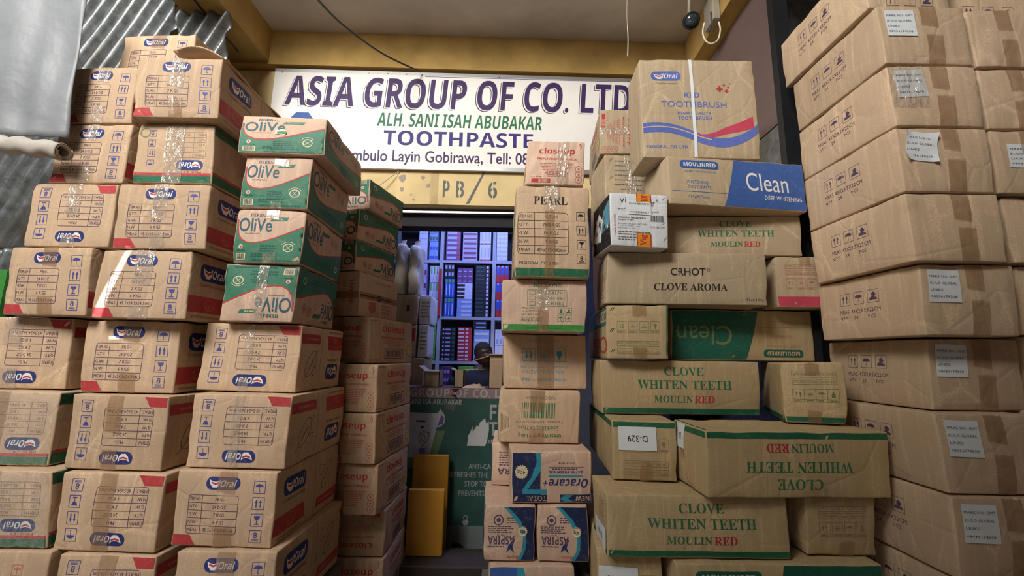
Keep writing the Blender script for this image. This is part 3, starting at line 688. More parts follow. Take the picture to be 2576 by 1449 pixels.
def carton(key, label, group, mat='kraft', front=None, right=None, left=None, top=None, tapes=(), stickers=(), pos=None, name='cardboard_carton', cat='cardboard box', **kw):
    x, y, z, yaw, w, d, h, sx, sy, rl, tp = pos or BOX[key]
    if len(label.split()) > 16: print('LONG', len(label.split()), key, label)
    h0 = h - 0.004; rl *= .6
    sh = Shape(w - .001, d, h0, sx, sy, rl, tp, seed=sum(map(ord, key)) * 7, **kw)
    c, s_ = math.cos(yaw), math.sin(yaw)
    root = bpy.data.objects.new(name, None); COL.objects.link(root); root.empty_display_size = .1
    root.location = (x + c * w / 2 - s_ * d / 2, y + s_ * w / 2 + c * d / 2, z); root.rotation_euler = (0, 0, yaw)
    tag(root, label, cat, group)
    arts = []
    for f, fn in (('front', front), ('right', right), ('left', left), ('top', top)):
        if fn:
            W, H = sh.size(f); arts.append((f, fn(W, H)))
    carton_body('carton_body', sh, mat, arts, root)
    for i, t in enumerate(tapes):
        f, x0, y0, x1, y1, m = t[:6]
        o = patch({'strap_white': 'strap', 'plastic_wrap': 'plastic_wrap'}.get(m, 'packing_tape'), sh, f, x0, y0, x1, y1, m, root, .0030, ragged=.008, seed=i + len(key) * 3, tilt=(t[6] if len(t) > 6 else 0))
    for i, t in enumerate(stickers):
        f, x0, y0, x1, y1, art, lab = t[:7]
        W, H = sh.size(f); aa = art((x1 - x0) * W, (y1 - y0) * H) if art else None
        o = patch('shipping_label', sh, f, x0, y0, x1, y1, t[7] if len(t) > 7 else 'sticker', root, .0024, art=aa, tilt=t[8] if len(t) > 8 else 0, curl=t[9] if len(t) > 9 else 0)
        if lab: o['label'] = lab
    ROOTS[key] = (root, sh); return root, sh
def vt(m='tape_brown', u0=.42, u1=.60, top=.72, bot=.28, f='front'):
    return [(f, u0, top, u1, 1, m), (f, u0, 0, u1, bot, m)]
def vfull(m='tape_brown', u0=.42, u1=.6, f='front'): return [(f, u0, 0, u1, 1, m)]
fl = lambda fn: (lambda w, h: fn(w, h, flip=True))
G_A, G_B, G_C = 'emblem cartons of the leftmost stack', 'emblem cartons of the second stack from the left', 'emblem cartons under the green cartons'
o_ = 'brown carton with navy oval emblem, '
g_ = 'brown carton with green base band, '
carton('B0', 'brown carton with navy oval emblem, highest on the left, set back', G_A, 'kraft', oral_end, oral_side, tapes=vt())
carton('A1', o_ + 'topmost of the leftmost stack', G_A, 'kraft', oral_end, oral_side, tapes=vt('tape_clear'))
carton('A2', o_ + 'leftmost stack, level with the rolled canvas end', G_A, 'kraft', oral_end, oral_side, tapes=vt('tape_clear', .40, .55))
carton('A3', 'upside-down brown carton with navy oval emblem, leftmost stack, third row from its top', G_A, 'kraft', fl(oral_end), fl(oral_side), tapes=vt('tape_clear', .44, .60, .5, .2))
carton('A4', o_ + 'leftmost stack, fourth row from its top', G_A, 'kraft', oral_end, oral_side, tapes=vt())
carton('A5', 'upside-down brown carton with navy oval emblem cut by the left picture edge, fifth row', G_A, 'kraft', fl(oral_end), fl(oral_side), tapes=vt('tape_clear', .3, .5, .6, .3), stickers=())
carton('A6', g_ + 'leftmost stack, sixth row, under clear film', 'banded cartons at the left picture edge', 'kraft', green_end, green_side, tapes=vfull('tape_brown', .30, .5) + [('front', .1, .02, .98, .98, 'plastic_wrap')])
carton('A7', g_ + 'leftmost stack, one up from the bottom row', 'banded cartons at the left picture edge', 'kraft', green_end, green_side, tapes=vfull('tape_brown', .30, .5) + [('front', .1, .02, .98, .98, 'plastic_wrap')])
def corner_mark(w, h): a = Art(w, h); a.icon('umbrella', .72, .78, .03, 'faintred'); return a
carton('A8', 'plain brown carton with a faint red umbrella mark in the bottom left picture corner', G_A, 'kraft', corner_mark)
carton('B1', 'brown carton with navy oval emblem, lid flap up, topmost of the second stack, overhanging', G_B, 'kraft', oral_end, oral_side, tapes=vt('tape_clear', .42, .58, .5, .5)[:1] + [('front', .42, 0, .58, .35, 'tape_brown')] + [('right', .965, 0, .99, 1, 'strap_white')])
carton('B2', g_ + 'second stack from the left, with crumpled shiny tape', G_B, 'kraft', green_end, green_side, tapes=vfull('tape_clear', .38, .62))
carton('B3', o_ + 'second stack from the left, third from its top', G_B, 'kraft', oral_end, oral_side, tapes=vt('tape_clear', .40, .56, .45, .25))
carton('B4', o_ + 'second stack, crossed by the streak of sunlight', G_B, 'kraft', oral_end, oral_side, tapes=vt('tape_clear', .40, .6, .5, .2))
carton('B5', o_ + 'second stack, just under the sunlit one', G_B, 'kraft', oral_end, oral_side, tapes=vt())
carton('B6', 'upside-down brown carton with navy oval emblem, second stack, third row up from the bottom', G_B, 'kraft', fl(oral_end), fl(oral_side), tapes=vt(u0=.38, u1=.54, top=.5))
carton('B7', 'upside-down brown carton with navy oval emblem, second stack, one up from the bottom row', G_B, 'kraft', fl(oral_end), fl(oral_side), tapes=vfull(u0=.38, u1=.54))
carton('B8', 'upside-down brown carton with navy oval emblem, second stack, bottom row cut by the picture edge', G_B, 'kraft', fl(oral_end), fl(oral_side), tapes=vt())
carton('C5', 'upside-down brown carton with navy oval emblem directly under the green and peach cartons', G_C, 'kraft', fl(oral_end), fl(oral_side), tapes=vt('tape_clear', .42, .52, .3, .2))
carton('C6', 'upside-down brown carton with navy oval emblem, second below the green and peach cartons', G_C, 'kraft', fl(oral_end), fl(oral_side), tapes=vfull('tape_clear', .42, .52))
carton('C7', 'upright brown carton with navy oval emblem, third below the green and peach cartons', G_C, 'kraft', oral_end, oral_side, tapes=vt(u0=.42, u1=.6))
carton('C8', 'upright brown carton with navy oval emblem, bottom row below the green and peach cartons', G_C, 'kraft', oral_end, oral_side, tapes=vt(u0=.42, u1=.6))
# second row, mostly hidden
carton('h1', 'plain brown carton behind the topmost emblem carton, only its side showing', G_B, 'kraft', pos=(-1.366, 1.862, 2.331, 0, .29, .42, .236, 0, 0, 0, 0))
for i in range(4):
    carton('h%d' % (i + 2), 'plain brown carton in the hidden second row behind the left stacks, %s' % ('lowest', 'second from bottom', 'third from bottom', 'topmost')[i], 'cartons of the hidden second row', 'kraft', pos=(-1.41, 1.975, 0.60 + i * .432, 0, .295, .40, .432, 0, 0, 0, 0))
G_O = 'green and peach cartons with the large word, front pile'
def green_tag(w, h): a = Art(w, h); return a
carton('O1', 'green and peach carton topping the front pile, wider than the rest and overhanging', G_O, 'kraft_pink', olive_end, olive_side)
carton('O2', 'green and peach carton second from the top of the front pile', G_O, 'kraft_pink', olive_end, olive_side, tapes=[('front', .44, .82, .66, 1, 'tape_brown'), ('front', .46, 0, .62, .12, 'tape_clear')])
carton('O3', 'green and peach carton third from the top of the front pile', G_O, 'kraft_pink', olive_end, olive_side, tapes=[('front', .44, .82, .62, 1, 'tape_brown'), ('front', .46, 0, .64, .18, 'tape_clear')])
carton('O4', 'upside-down green and peach carton lowest of the front pile', G_O, 'kraft_pink', fl(olive_end), fl(olive_side), tapes=[('front', .46, 0, .60, 1, 'tape_clear')])
G_P = 'upside-down green and peach cartons of the pile behind'
carton('P1', 'upside-down green and peach carton, topmost of the pile behind, against the yellow lintel', G_P, 'kraft_pink', fl(olive_end), fl(olive_side))
carton('P2', 'upside-down green and peach carton, middle of the pile behind', G_P, 'kraft_pink', fl(olive_end), fl(olive_side))
carton('P3', 'upside-down green and peach carton, lowest of the pile behind', G_P, 'kraft_pink', fl(olive_end), fl(olive_side))
def faded_side(w, h):
    a = Art(w, h); a.rect(0, .40, 1, .55, 'stain'); a.up(); a.dashes(.02, .44, .98, .51, 1, 'black', 5, .5); a.disc(.46, .475, .018, 'black', 12); a.up(); a.text('U', .44, .44, .48, .51, 'peach', .03); a.up(-2)
    a.poly([(.22, .36), (.38, .36), (.38, .16), (.30, .09), (.22, .16)], 'faintred'); a.dashes(.52, .12, .80, .36, 3, 'faintred', 3, .5); a.dashes(.35, .80, .78, .88, 2, 'faintred', 4, .4); return a
def faded_end(w, h):
    a = Art(w, h); a.text('closeup', .78, .28, .90, .80, 'closered', .02, 0, 270); a.dashes(.66, .3, .74, .8, 9, 'faintred', 3, .3); a.rect(.2, .4, 1, .55, 'stain')
    for i in range(3): a.ring(.5 + i * .14, .10, .010, .002, 'faintred', 10)
    return a
G_Q = 'brown cartons with red lettering beside the shop entrance'
carton('Q0', 'pale brown carton with a printed sealing tape across it, on top of the red-lettered pile', G_Q, 'kraft_pink', faded_end, faded_side)
for i, n in enumerate(('second', 'third', 'fourth', 'fifth')):
    carton('Q%d' % (i + 1), 'brown carton with red lettering and yellow star, %s from the top of its pile' % n, G_Q, 'kraft', closeup_end, closeup_side, tapes=[('front', .3, .0, .45, 1, 'tape_brown')])
carton('Q5', 'brown carton set back in shade, sixth in the red-lettered pile, second from its bottom', G_Q, 'kraft', fl(closeup_end), closeup_side)
carton('Q6', 'brown carton at the bottom of the red-lettered pile, cut by the picture edge', G_Q, 'kraft', closeup_end, closeup_side, tapes=[('front', .4, .6, .55, 1, 'tape_brown')])
# centre right pile
def pearl(w, h):
    a = Art(w, h); a.rect(0, 0, 1, .095, 'deepgreen')
    a.text(serif('PEARL'), .24, .79, .70, .885, 'black')
    table(a, .035, .245, .71, .70, .33, [('ITEM NO:', 'CT-01'), ('QTY:', '780BAGS'), ('G.W:', '10 KGS'), ('N.W:', '9 KGS'), ('MEAS:', '420x295x382mm')], 'black', .002, .42, .014)
    a.text('PROORAL CO.,LTD', .06, .13, .57, .165, 'black', .01)
    for i, k in enumerate(('umbrella', 'arrows', 'glass', 'eight')): a.icon(k, .885, .665 - .155 * i, .036, 'black', .0016)
    return a
def pearl_left(w, h):
    a = Art(w, h); a.rect(0, 0, 1, .095, 'deepgreen'); a.poly([(.3, .5), (.7, .8), (.95, .72), (.6, .45)], 'textgreen'); a.text('PEARL', .2, .3, .8, .4, 'textgreen'); return a
def beckon(w, h):
    a = Art(w, h); a.rect(0, 0, 1, .135, 'leaf'); a.text(serif('BECKON') + '®', .37, .86, .70, .945, 'textgreen')
    a.frame(.30, .485, .76, .80, .0016, 'textgreen')
    for i, t in enumerate(('NO.LZ-8179-1', 'NO.LZ-8018B-1', 'NO.LZ-8018B-2')):
        y = .75 - i * .105; a.frame(.325, y - .04, .39, y + .03, .0014, 'textgreen'); a.text(t, .41, y - .03, .73, y + .028, 'textgreen', .005, res=1)
    for i, t in enumerate(('MEAS:43X33X21CM', 'QUANTITY:72PCS', 'NET WT:7.9KG', 'GROSS WT:9.4KG')): a.text(t, .235, .43 - i * .063, .235 + .021 * len(t) * .85, .465 - i * .063, 'faintgreen', 0, res=1)
    a.text('MADE IN P.R.C', .235, .185, .48, .235, 'textgreen', 0, res=1)
    for i, k in enumerate(('bottle', 'hand', 'umbrella', 'sun')): a.icon(k, .695 + .09 * (i % 2), .40 - .14 * (i // 2), .024, 'textgreen', .0012)
    a.up(); a.dashes(.30, .05, .74, .08, 1, 'textgreen', 4, .7); a.up(-1); return a
def blue_marks(w, h):
    a = Art(w, h); a.tflip = True
    a.text('MADE IN CHINA', .30, .86, .66, .91, 'skyblue', .01, res=1)
    for i, k in enumerate(('arrows', 'umbrella', 'bottle')): a.icon(k, .30 + .185 * i, .62, .052, 'cyan' if i != 1 else 'skyblue', .0018)
    a.text('Package: 1x72PCS/CTN', .20, .375, .76, .43, 'skyblue', .005, res=1); a.text('Size: 43X32.5X21cm', .22, .265, .72, .335, 'skyblue', .005); a.text('Gross Weight: 11.4kg', .22, .13, .74, .21, 'skyblue', .02); return a
def green_marks(w, h):
    a = Art(w, h); a.tflip = True
    a.text('MADE IN CHINA', .33, .83, .70, .885, 'faintgreen', .01, res=1); a.bars(.29, .47, .70, .76, 20, 'textgreen')
    a.text('Package: 1x72PCS/CTN', .22, .375, .79, .43, 'faintgreen', .01, res=1); a.text('Size:43X32.5X21cm', .25, .24, .74, .325, 'textgreen', .01); a.text('Gross Weight: 11.4kg', .25, .10, .77, .19, 'textgreen', .02)
    a.poly([(0.02, .62), (.10, .60), (.16, .40), (.13, .22), (.02, .14)], 'torn_light'); a.up()
    for i in range(8): a.line((.025 + i * .015, .56 - i * .012), (.025 + i * .015, .20 + i * .012), .002, 'crease')
    return a
def oracare(w, h):
    a = Art(w, h); a.tflip = True
    a.rect(0, 0, .36, 1, 'midnight'); a.rect(.60, 0, 1, .165, 'midnight'); a.rect(.36, 0, .44, .165, 'midnight'); a.up()
    a.poly([(.30, 1), (.36, 1), (.36, .62), (.30, .48), (.21, .27), (.44, .27), (.44, .18), (.14, .18), (.14, .26), (.25, .50), (.31, .80)], 'cyan')
    a.text('TOTAL', .18, .045, .43, .145, 'peach', -.005); a.text('NEW', .79, .045, .97, .135, 'peach', .02); a.poly([(.60, .085), (.66, .155), (.76, .155), (.70, .085), (.76, .015), (.66, .015)], 'cyan', False)
    a.burst(.125, .60, .026, 'cream', 16, .82); a.up(); a.text('40g', .075, .555, .175, .64, 'black', .01); a.up(-2)
    a.text('Oracare+', .39, .30, .95, .47, 'navy', .03, .25); a.rect(.46, .505, .88, .545, 'cyan'); a.text('EXTRA FRESH GEL', .46, .575, .88, .63, 'navy', .02, .1, res=1)
    a.dashes(.5, .655, .84, .675, 1, 'line', 4, .9); a.line((.46, .70), (.90, .70), .0014, 'line'); a.text('50 x 40g', .58, .755, .78, .805, 'line', .01, res=1); return a
def oracare_top(w, h): return Art(w, h)
def aspira(w, h):
    a = Art(w, h); a.tflip = True
    a.poly([(.42, 1), (1, 1), (1, 0), (.72, 0), (.80, .2), (.82, .45), (.70, .72)], 'midnight'); a.up()
    P = [(.36, 1), (.44, 1), (.70, .74), (.83, .48), (.82, .22), (.72, 0), (.64, 0), (.74, .18), (.77, .42), (.64, .70)]
    a.poly(P, 'cyan'); a.up(); a.burst(.755, .53, .019, 'cream', 14, .8); a.up(); a.text('40g', .70, .49, .81, .57, 'black', 0); a.up(-3)
    a.ring(.28, .74, .016, .004, 'line', 14); a.disc(.28, .74, .008, 'line', 8); a.dashes(.44, .68, .64, .80, 3, 'line', 3, .4); a.dashes(.08, .50, .58, .64, 4, 'line', 7, .4)
    a.text('ASPIRA', .08, .30, .60, .45, 'line', .02); a.text('Nig Ltd', .26, .45, .40, .49, 'line', 0, 0, res=1); a.poly([(.48, .28), (.62, .42), (.56, .26), (.60, .14), (.52, .22), (.44, .16)], 'navy', False); a.dashes(.08, .25, .42, .28, 1, 'line', 8, .7)
    a.text('Aspira', .46, .04, .68, .12, 'red', .0, .2, res=1); return a
def aspira_dim(w, h):
    a = Art(w, h); a.tflip = True; a.text('ASPIRA', .12, .26, .85, .40, 'line', .02); a.dashes(.15, .45, .85, .80, 6, 'line', 5, .4); return a
def big_navy(w, h):
    a = Art(w, h); a.tflip = True; a.rect(0, 0, .33, 1, 'cleanblue'); a.poly([(.33, 0), (.46, 0), (.46, .6), (.40, 1), (.33, 1)], 'cyan'); return a
G_S = 'mixed cartons piled right of the shop entrance'
carton('S1', 'small brown carton with red lettering standing on top of the tall dark-lettered carton', G_S, 'kraft_pink', closeup_end, None, closeup_side, tapes=vfull('tape_clear', .52, .72))
carton('S2', 'tall brown carton with black table, four handling marks and green band at the base', G_S, 'kraft', pearl, None, pearl_left, tapes=[('front', .38, .84, .60, 1, 'tape_clear'), ('front', .42, .73, .54, .84, 'tape_clear', .15), ('front', .40, 0, .53, .73, 'tape_brown')])
carton('S3', 'light brown carton with green lettering, three check boxes and a bright green base band', G_S, 'kraft_pink', beckon, tapes=vt('tape_brown', .42, .55, .82, .42) + [('front', .42, .42, .55, .84, 'tape_clear')])
carton('S4', 'brown carton with upside-down light blue handling marks', G_S, 'kraft', blue_marks, tapes=vfull('tape_brown', .40, .6))
carton('S5', 'brown carton with upside-down green bar code and ragged left edge', G_S, 'kraft', green_marks, tapes=vt('tape_brown', .38, .56, .6, .3))
carton('S6', 'navy and brown carton with upside-down lettering and a cream starburst', G_S, 'kraft_pink', oracare)
carton('S7L', 'brown and dark blue carton with starburst, left of two side by side', G_S, 'kraft_pink', aspira, None, aspira)
carton('S7R', 'brown and dark blue carton with starburst, right of two side by side', G_S, 'kraft_pink', aspira)
carton('S8', 'carton with blue left side and plain right side at the bottom of the centre pile', G_S, 'kraft_pink', big_navy)
carton('S6b', 'reddish brown carton tucked behind the navy carton with the starburst', G_S, 'kraft_pink', aspira_dim)
# right hand pile
def kid(w, h):
    a = Art(w, h)
    emblem(a, .10, .775, .36, .87, 'kidblue'); a.text('Comfort cleaning', .135, .735, .325, .755, 'line', 0, .2, res=1)
    a.text('KID', .375, .60, .51, .655, 'kidblue', .02); a.text('TOOTHBRUSH', .175, .50, .74, .56, 'kidblue', .015)
    a.text('HIGH QUALITY', .315, .42, .60, .455, 'kidblue', .02, res=1); a.text('TOOTHBRUSH', .315, .375, .60, .41, 'kidblue', .02, res=1); a.text('PROORAL CO.,LTD', .03, .085, .38, .12, 'kidblue', .02, res=1)
    for x, y, r in ((.685, .69, .013), (.745, .67, .009), (.725, .73, .006), (.76, .71, .005), (.775, .75, .004)):
        a.rect(x - r / w, y - r * .34 / h, x + r / w, y + r * .34 / h, 'softred'); a.rect(x - r * .34 / w, y - r / h, x + r * .34 / w, y + r / h, 'softred')
    n = 22; f1 = lambda x: .30 + .07 * math.sin(x * 5.2 + .5) - .14 * x + .30 * max(0, x - .45) ** 1.8 * 2.2
    U = [(i / n, f1(i / n)) for i in range(n + 1)]
    Lw = [(x, y - .10 + .015 * x) for x, y in U]
    a.poly([(x, y) for x, y in U] + Lw[::-1], 'kidblue'); a.up()
    a.path([(x, y - .045 + .03 * x) for x, y in U if x < .62], .005, 'peach'); a.up(-1)
    R = [(.36 + .6 * i / 12, .262 - .03 * math.sin(PI * min(1, i / 7)) * 1.0 + .27 * max(0, i / 12 - .28) ** 1.6) for i in range(13)]
    a.poly(R + [(x, y - .002 - .115 * ((x - .36) / .6) ** 1.1) for x, y in R[::-1]], 'pinkred')
    return a
def crhot(w, h):
    a = Art(w, h); a.text('CRHOT', .40, .55, .62, .70, 'black', .006); a.text('®', .625, .63, .65, .70, 'black'); a.text(serif('CLOVE AROMA'), .30, .265, .755, .40, 'black')
    a.text('Net:100g', .87, .06, .98, .13, 'black', .005, res=1); a.line((.45, 0), (.45, .98), .0012, 'torn_light'); a.line((.64, 0), (.64, .98), .0012, 'torn_light'); return a
def vig(w, h):
    a = Art(w, h); a.text('V', .17, .80, .245, .90, 'black', 0); a.text('i', .26, .82, .275, .92, 'black', 0); a.text('ctor', .60, .765, .77, .875, 'black', 0); a.text('®', .79, .86, .83, .91, 'black')
    a.text('ﻢﺤﻓ', .14, .67, .26, .715, 'black', .0, res=1); a.text('Food grade', .60, .64, .84, .685, 'greyink', 0, .2, res=1)
    a.text('Dimension: 56x22x29.3cm', .135, .52, .61, .555, 'black', .02, res=1); a.text('Weight: 11.6KG', .135, .475, .40, .505, 'black', .02, res=1)
    for i, (t, L) in enumerate((('Executive Standard: GB/T 8372', .49), ('Period of validity: 3 years', .39), ('Expiry date on entry', .30))): a.text(t, .135, .405 - i * .042, .135 + L, .435 - i * .042, 'greyink', 0, res=1)
    a.dashes(.135, .20, .72, .29, 2, 'greyink', 3, .5); a.dashes(.135, .10, .50, .19, 2, 'greyink', 4, .5)
    a.bars(.69, .48, .93, .60, 22, 'black'); a.text('NO.VD099', .68, .355, .95, .40, 'greyink', 0, res=1); a.text('HBB KANO', .065, .2, .095, .58, 'softred', 0, 0, 90, res=1)
    for x, y in ((.90, .90), (.90, .44), (.92, .16), (.91, .12)): a.line((x, y), (x + .05, y + .05), .0016, 'greyink')
    return a
def vig_left(w, h):
    a = Art(w, h); a.rect(0, 0, 1, 1, 'black'); a.up(); a.poly([(.55, .35), (.95, .42), (.95, .88), (.62, .75)], 'skyblue'); a.poly([(.05, .3), (.5, .2), (.6, .6), (.4, .8), (.2, .7)], 'white')
    a.up(); R = random.Random(3)
    for i in range(16): x, y = R.random() * .9, R.random() * .5 + .1; a.poly([(x, y), (x + .09, y + .04), (x + .03, y + .14)], R.choice(['black', 'greyink', 'plasticwhite']), False)
    return a
def lab(lines, col='greyink', tf=False, b=.01):
    def f(w, h):
        a = Art(w, h); a.tflip = tf; n = len(lines)
        for i, (t, L) in enumerate(lines):
            y = .82 - i * (.62 / max(1, n - 1)) if n > 1 else .5; hh = .30 / n if n > 1 else .14
            if n == 1: a.text(t, .5 - L / 2, y - hh, .5 + L / 2, y + hh, col, b)
            else: a.text(t, .05, y - hh / 2 - .03, .05 + L, y + hh / 2 - .03, col, b, res=1)
        return a
    return f
def scribble(w, h):
    a = Art(w, h); a.tflip = True
    for i in range(9): a.dashes(.20 + (.02 * i if i > 5 else 0), .90 - i * .062, .86, .93 - i * .062, 1, 'greyink', i, .45)
    a.icon('umbrella', .28, .25, .05, 'line'); a.icon('bottle', .76, .25, .05, 'line')
    for y in (.12, .45, .70, .93): a.line((.08, y - .03), (.13, y + .02), .002, 'crease'); a.line((.11, y - .03), (.16, y + .02), .002, 'crease')
    return a
def green_sidepanel(w, h):
    a = Art(w, h); a.poly([(0, .62), (.42, .62), (1, .62), (1, 1), (0, 1)], 'olivegreen'); a.up(); a.rect(.55, .70, 1, .92, 'peach'); a.up(); a.text('MOULI', .62, .73, 1, .89, 'textgreen', .02, 0, 180); a.up(-2)
    a.text('Clea', .45, .10, 1, .42, 'closered', .01, 0, 180); return a
def clean_end(w, h):
    a = meas_end(w, h, True, 'faintgreen'); a.rect(.965, 0, 1, 1, 'olivegreen')
    for y in (.90, .5, .12): a.line((.06, y), (.10, y + .06), .0024, 'black'); a.line((.09, y), (.13, y + .06), .0024, 'black')
    return a
def pink_end(w, h): return meas_end(w, h, False, 'faintred', 'pinkred')
def green_base_end(w, h):
    a = meas_end(w, h, False, 'faintgreen'); a.rect(0, 0, 1, .10, 'deepgreen'); return a
def green_base_left(w, h):
    a = Art(w, h); a.rect(0, 0, 1, .10, 'deepgreen'); a.text(serif('H'), .10, .44, .2, .62, 'textgreen'); return a
def green_top_end(w, h):
    a = meas_end(w, h, True, 'faint'); a.rect(0, .885, 1, 1, 'deepgreen'); return a
def green_top_band(w, h):
    a = Art(w, h); a.rect(0, .885, 1, 1, 'deepgreen'); a.text(serif('M'), .28, .42, .4, .6, 'faint'); return a
def green_edge_top(w, h):
    a = Art(w, h); a.rect(0, 0, .02, 1, 'deepgreen'); return a
def band_left(w, h):
    a = Art(w, h); a.rect(0, 0, 1, .115, 'deepgreen'); a.frame(.55, .5, .95, .85, .0013, 'faint'); a.dashes(.58, .53, .92, .82, 6, 'faint', 3, .4); return a
def clean_bottom(w, h):
    a = Art(w, h); a.poly([(.46, 0), (.52, 1), (1, 1), (1, 0)], 'cleangreen'); a.pill(.09, .70, .41, .89, 'cleangreen', .012); a.up(); a.text('MOULINRED', .12, .745, .38, .845, 'peach', .02); a.up(-1); return a
def crhot_left(w, h):
    a = Art(w, h); a.frame(.12, .3, .9, .62, .0014, 'faint'); a.dashes(.15, .12, .88, .6, 9, 'faint', 4, .35); a.icon('umbrella', .3, .8, .035, 'faint'); a.icon('arrows', .65, .8, .035, 'faint'); return a
G_T = 'long cartons of the right-hand pile'
sq = [('D-329', .50)]
carton('T2', 'large square carton with blue and pink wave, tied with a white strap', G_T, 'kraft_grey', kid, None, None, tapes=[('front', .435, 0, .462, 1, 'strap_white', .0)], bulge=.003)
carton('T0', 'narrow brown carton with sideways red lettering beside the large square carton', G_T, 'kraft_grey', lambda w, h: closeup_end(h, w, rot=90), None, closeup_side, tapes=[('front', .0, .42, 1, .58, 'tape_clear')])
carton('T1', 'worn brown carton with small print and shiny tape, behind the white box', G_T, 'kraft_grey', scribble, None, None, tapes=vfull('tape_clear', .40, .64))
carton('h9', 'plain brown carton hidden behind the white box, carrying the worn carton', G_T, 'kraft', pos=(.4466, 1.945, 1.711, .05, .24, .26, .389, 0, 0, 0, 0))
carton('T3', 'long carton with blue right half and white lettering, under the large square carton', G_T, 'kraft_grey', lambda w, h: clean_side(w, h, 'cleanblue'), tapes=[])
carton('T5', 'long brown carton with green and red lettering, right of the white box', G_T, 'kraft_grey', lambda w, h: clove_side(w, h, False, False, (.24, .80)))
carton('T4', 'white carton with black side and orange tape, small print and a bar code', G_T, 'white_board', vig, None, vig_left, bulge=.001, dent=.3,
       stickers=[('front', .30, .60, .70, .86, lab([('OSG HBB KANO', .90), ('+09038983427', .86)], 'greyink', False, 0), 'grey paper address sticker')])
def seal(w, h, t): a = Art(w, h); a.rect(0, 0, .06, 1, 'red'); a.rect(.94, 0, 1, 1, 'red'); a.text(t, .22, .12, .78, .9, 'red', .01, 0, 90); return a
_r, _s = ROOTS['T4']
for _f in ((.45, .84, .70, .995, 'tor'), (.44, .005, .69, .25, 'Vig')):
    _o = patch('packing_tape', _s, 'front', *_f[:4], 'orange', _r, .0026, art=seal((_f[2] - _f[0]) * _s.D[0], (_f[3] - _f[1]) * _s.D[2], _f[4])); _o['label'] = 'orange sealing tape with red lettering'
carton('T6', 'long brown carton with large black lettering in two lines', G_T, 'kraft_grey', crhot, None, crhot_left)
carton('T7', 'small carton end with red frames and a crimson band at its base', G_T, 'kraft_grey', pink_end, tapes=[('front', .42, .82, .62, 1, 'tape_brown')])
carton('T8a', 'carton end with faint green frames and a green edge, left of the dark green carton', G_T, 'kraft_olive', clean_end, None, green_sidepanel, tapes=vt('tape_brown', .42, .64, .80, .22))
carton('T8b', 'long dark green and brown carton with upside-down lettering, set back in shadow', G_T, 'kraft_olive', lambda w, h: clean_side(w, h, 'cleangreen', True, .57))
carton('T9', 'long brown carton with green lettering and base band, under the dark green carton', G_T, 'kraft_olive', lambda w, h: clove_side(w, h, False, True, (.23, .82)))
carton('T10', 'turned carton end with green base band standing on the largest long carton', G_T, 'kraft_olive', green_base_end, None, green_base_left, tapes=vt('tape_brown', .38, .60, .80, .20))
carton('T11', 'carton with green top band and white paper marked with a number', G_T, 'kraft_olive', green_top_end, None, green_top_band, tapes=[('front', .42, 0, .60, .3, 'tape_brown')], stickers=[('front', .09, .50, .68, .90, lab([('D-329', .52)], 'black', True), 'white paper label')])
carton('T12', 'largest long carton with upside-down green and red lettering, green top band, jutting forward', G_T, 'kraft_olive', lambda w, h: clove_side(w, h, True, True, (.21, .79)), None, green_top_band, green_edge_top, stickers=[('left', .15, .58, .42, .98, lab([('D-', .3)], 'black', True), 'white paper label')])
carton('T13', 'long brown carton with green lettering and green base band under the number-marked one', G_T, 'kraft_olive', lambda w, h: clove_side(w, h, False, True, (.22, .82)), None, band_left, stickers=[('left', .3, .03, .95, .42, lab([('D-413', .4)], 'black', True), 'white paper label')])
carton('T14', 'shaded brown carton end with faint marks under the largest long carton', G_T, 'kraft_olive', lambda w, h: meas_end(w, h, False, 'faint'), tapes=[('front', .44, 0, .66, .25, 'tape_brown')])
carton('T15', 'carton at the bottom with white paper label, right of the blue-sided carton', G_T, 'kraft_olive', lambda w, h: meas_end(w, h, True, 'faint'), stickers=[('front', .02, .42, .62, .80, lab([('CG-413', .58)], 'black', True), 'white paper label')])
carton('T16', 'long carton with dark green right half at the very bottom of the right pile', G_T, 'kraft_olive', clean_bottom)
# the big plain stack on the right
def marks_side(w, h):
    a = Art(w, h)
    for i, k in enumerate(('arrows', 'umbrella', 'hand')): a.icon(k, .31 + .145 * i, .66, .043, 'line', .0012)
    a.text('MEAS. 43X28.5X22CM', .25, .42, .66, .485, 'line', 0, res=1); a.text('QTY:', .25, .32, .34, .375, 'line', 0, res=1); a.text('24', .40, .32, .44, .375, 'line', 0, res=1); a.text('PCS', .54, .32, .61, .375, 'line', 0, res=1)
    return a
mark = [('MARK NO: GMT', .90), ('KULO GLOBAL', .84), ('LINKS', .38), ('08036174208', .80)]
G_U = 'plain brown cartons of the big right stack'
rows = [('U2', 'topmost row'), ('U3', 'second row from the top'), ('U4', 'third row from the top'), ('U5', 'fourth row from the top'), ('U6', 'fifth row from the top'), ('U7', 'sixth row from the top'), ('U8', 'third row from the bottom'), ('U9', 'second row from the bottom'), ('U10', 'bottom row')]
BOX['U10'] = (1.232, 1.25, .7, 0, .285, .41, .218, 0, 0, 0, 0)
detail = {'U2': 'label clipped at one corner', 'U3': 'label under shiny tape', 'U4': 'crumpled curling label', 'U5': 'no label', 'U6': 'square white label', 'U7': 'label near its top', 'U8': 'label beside tape', 'U9': 'label high up', 'U10': 'cut by the picture edge'}
